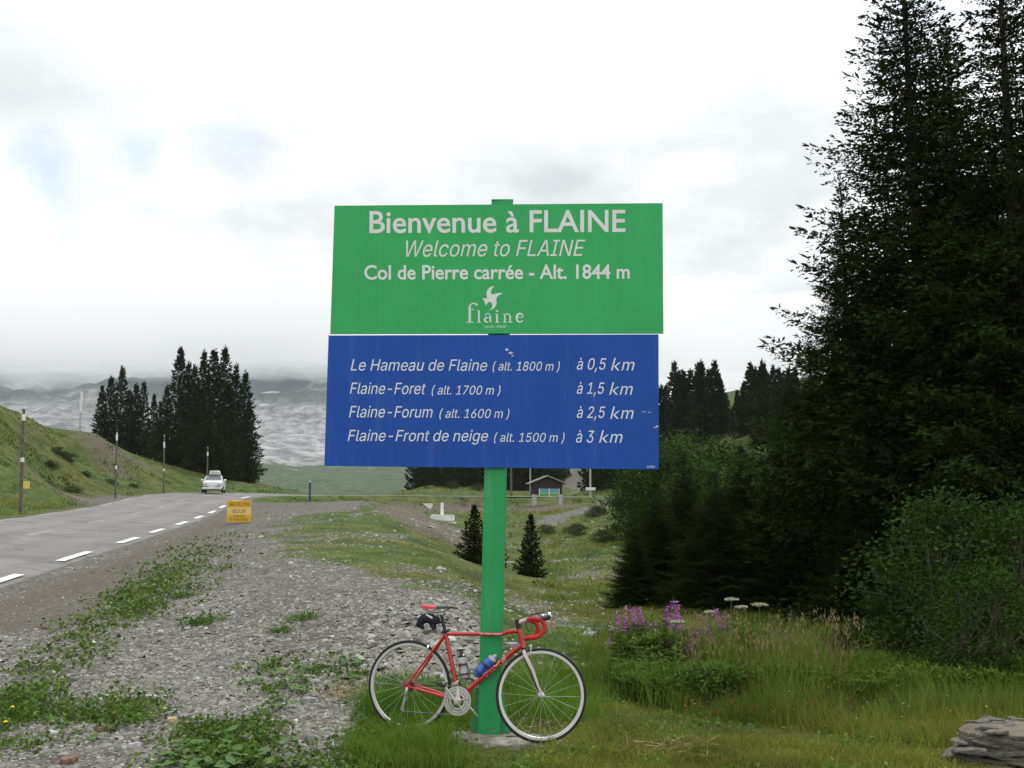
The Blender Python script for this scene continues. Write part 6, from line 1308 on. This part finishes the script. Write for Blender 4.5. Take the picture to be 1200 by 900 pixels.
dots(60, (640,760,640,760), [(.5,.52,.42)], .03, .1, .3, 'white_flowers', 4)
for px, py, lab in ((12,832,'yellow dandelion in the grass at the left border'),(4,850,'second yellow dandelion at the very left border, lower')):
    g = G(px+2, py+6); o = empty('dandelion', g, 0, lab, 'flower'); mb = MB(); mb.tube([(0,0,0),(0,0,.06)], .002, 4); mb.build('stem', stm, o); mb = MB(); mb.lathe([(0,.056),(.016,.060),(.017,.066),(.0,.074)], 12, axis='z'); mb.build('flower_head', mat('dandelion_yellow', (.75,.48,.01), .7), o, True)
# coarse tufts that roughen the far slopes
D0 = lambda p: np.clip((p[:,1]-22)*-.02, -1, .5)
p = visible_points(130000, rg, 470, 690); gv, lu, br, of = dens(p); keep = (p[:,1] > 22) & (p[:,1] < 190) & ((of < -1) | (of > ROAD_W+1.2)) & (gv < .3) & ((p[:,0] > .5+D0(p)) | (of > 0) | (p[:,1] > 75)) & (rg.rand(len(p)) < (1-gv)*(1-.6*br)*.8); p = p[keep]; lu = lu[keep]; n = len(p); D = p[:,1]
cl_ = np.clip(.5+2.2*fbm(p[:,0]*.5, p[:,1]*.5, 3, 301), .15, 1.6); s = np.clip(D*.0030, .08, .40)*cl_
d = rg.normal(size=(n,3))*[.6,.6,.3]+[0,0,.8]; d /= np.linalg.norm(d, axis=1)[:,None]; tt = tints(n, lu, rg)*.72; bushy = smooth01((fbm(p[:,0]*.25, p[:,1]*.25, 3, 333)-.05)*8)[:,None]; tt = tt*(1-.5*bushy); tt[(fbm(p[:,0]*.12, p[:,1]*.12, 3, 377) > .08) & (rg.rand(n) < .5)] *= np.array([1.5,.95,.9])
V, F, C_ = kites(p-[0,0,.03], d, s, s*.45, rg, tt); tag(new_obj('rough_grass', mesh_np('rough_grass', V, [F], grassm, tint=C_)), kind='stuff')
# ================================================================ AIR
def volume_mat(name, col, dens, aniso=0.0):
    m = bpy.data.materials.new(name); m.use_nodes = True; m.node_tree.nodes.clear(); t = NT(m.node_tree)
    v = t.n('ShaderNodeVolumePrincipled', {'Color': tuple(col)+(1,), 'Density': dens, 'Anisotropy': aniso})
    t.link(v.outputs[0], t.n('ShaderNodeOutputMaterial').inputs['Volume']); return m
# low cloud resting on the mountain: a closed lumpy body
xs = np.linspace(-2900, 2500, 150); ys = np.linspace(1750, 3900, 40); QX, QY = np.meshgrid(xs, ys)
ex = np.clip(np.minimum((QX-xs[0])/250, (xs[-1]-QX)/250), 0, 1); ey = np.clip(np.minimum((QY-ys[0])/160, (ys[-1]-QY)/160), 0, 1); e = np.sqrt(ex*ey)
zb = 288 + 130*fbm(QX/330, QY/330, 5, 61, .6) + 10*np.abs(np.sin(QX/90)); zt = 450 + 170*fbm(QX/520, QY/520, 5, 67, .55)
zm = (zb+zt)/2; Zt = zm + (zt-zm)*e; Zb = zm + (zb-zm)*e
nx, ny = len(xs), len(ys); ii = (np.arange(nx-1)[None] + np.arange(ny-1)[:,None]*nx).ravel(); N = nx*ny
top = np.stack([ii, ii+1, ii+1+nx, ii+nx], 1); bot = top[:, ::-1] + N
V = np.concatenate([np.stack([QX,QY,Zt+.5], -1).reshape(-1,3), np.stack([QX,QY,Zb-.5], -1).reshape(-1,3)])
b1 = np.arange(nx-1); s_ = [np.stack([b1, b1+N, b1+1+N, b1+1], 1)]; b2 = b1+(ny-1)*nx; s_.append(np.stack([b2, b2+1, b2+1+N, b2+N], 1))
c1 = np.arange(ny-1)*nx; s_.append(np.stack([c1, c1+nx, c1+nx+N, c1+N], 1)); c2 = c1+nx-1; s_.append(np.stack([c2, c2+N, c2+nx+N, c2+nx], 1))
cl = new_obj('low_cloud', mesh_np('low_cloud', V, [top, bot]+s_, volume_mat('cloud_air', (.93,.94,.95), 0.0045, .4))); tag(cl, kind='stuff')
mb = MB(); mb.box((0, 2080, 400), (7000, 4400, 1000))
hz = mb.build('haze', volume_mat('haze_air', (.86,.93,1.0), 0.00009, .2)); tag(hz, kind='stuff')
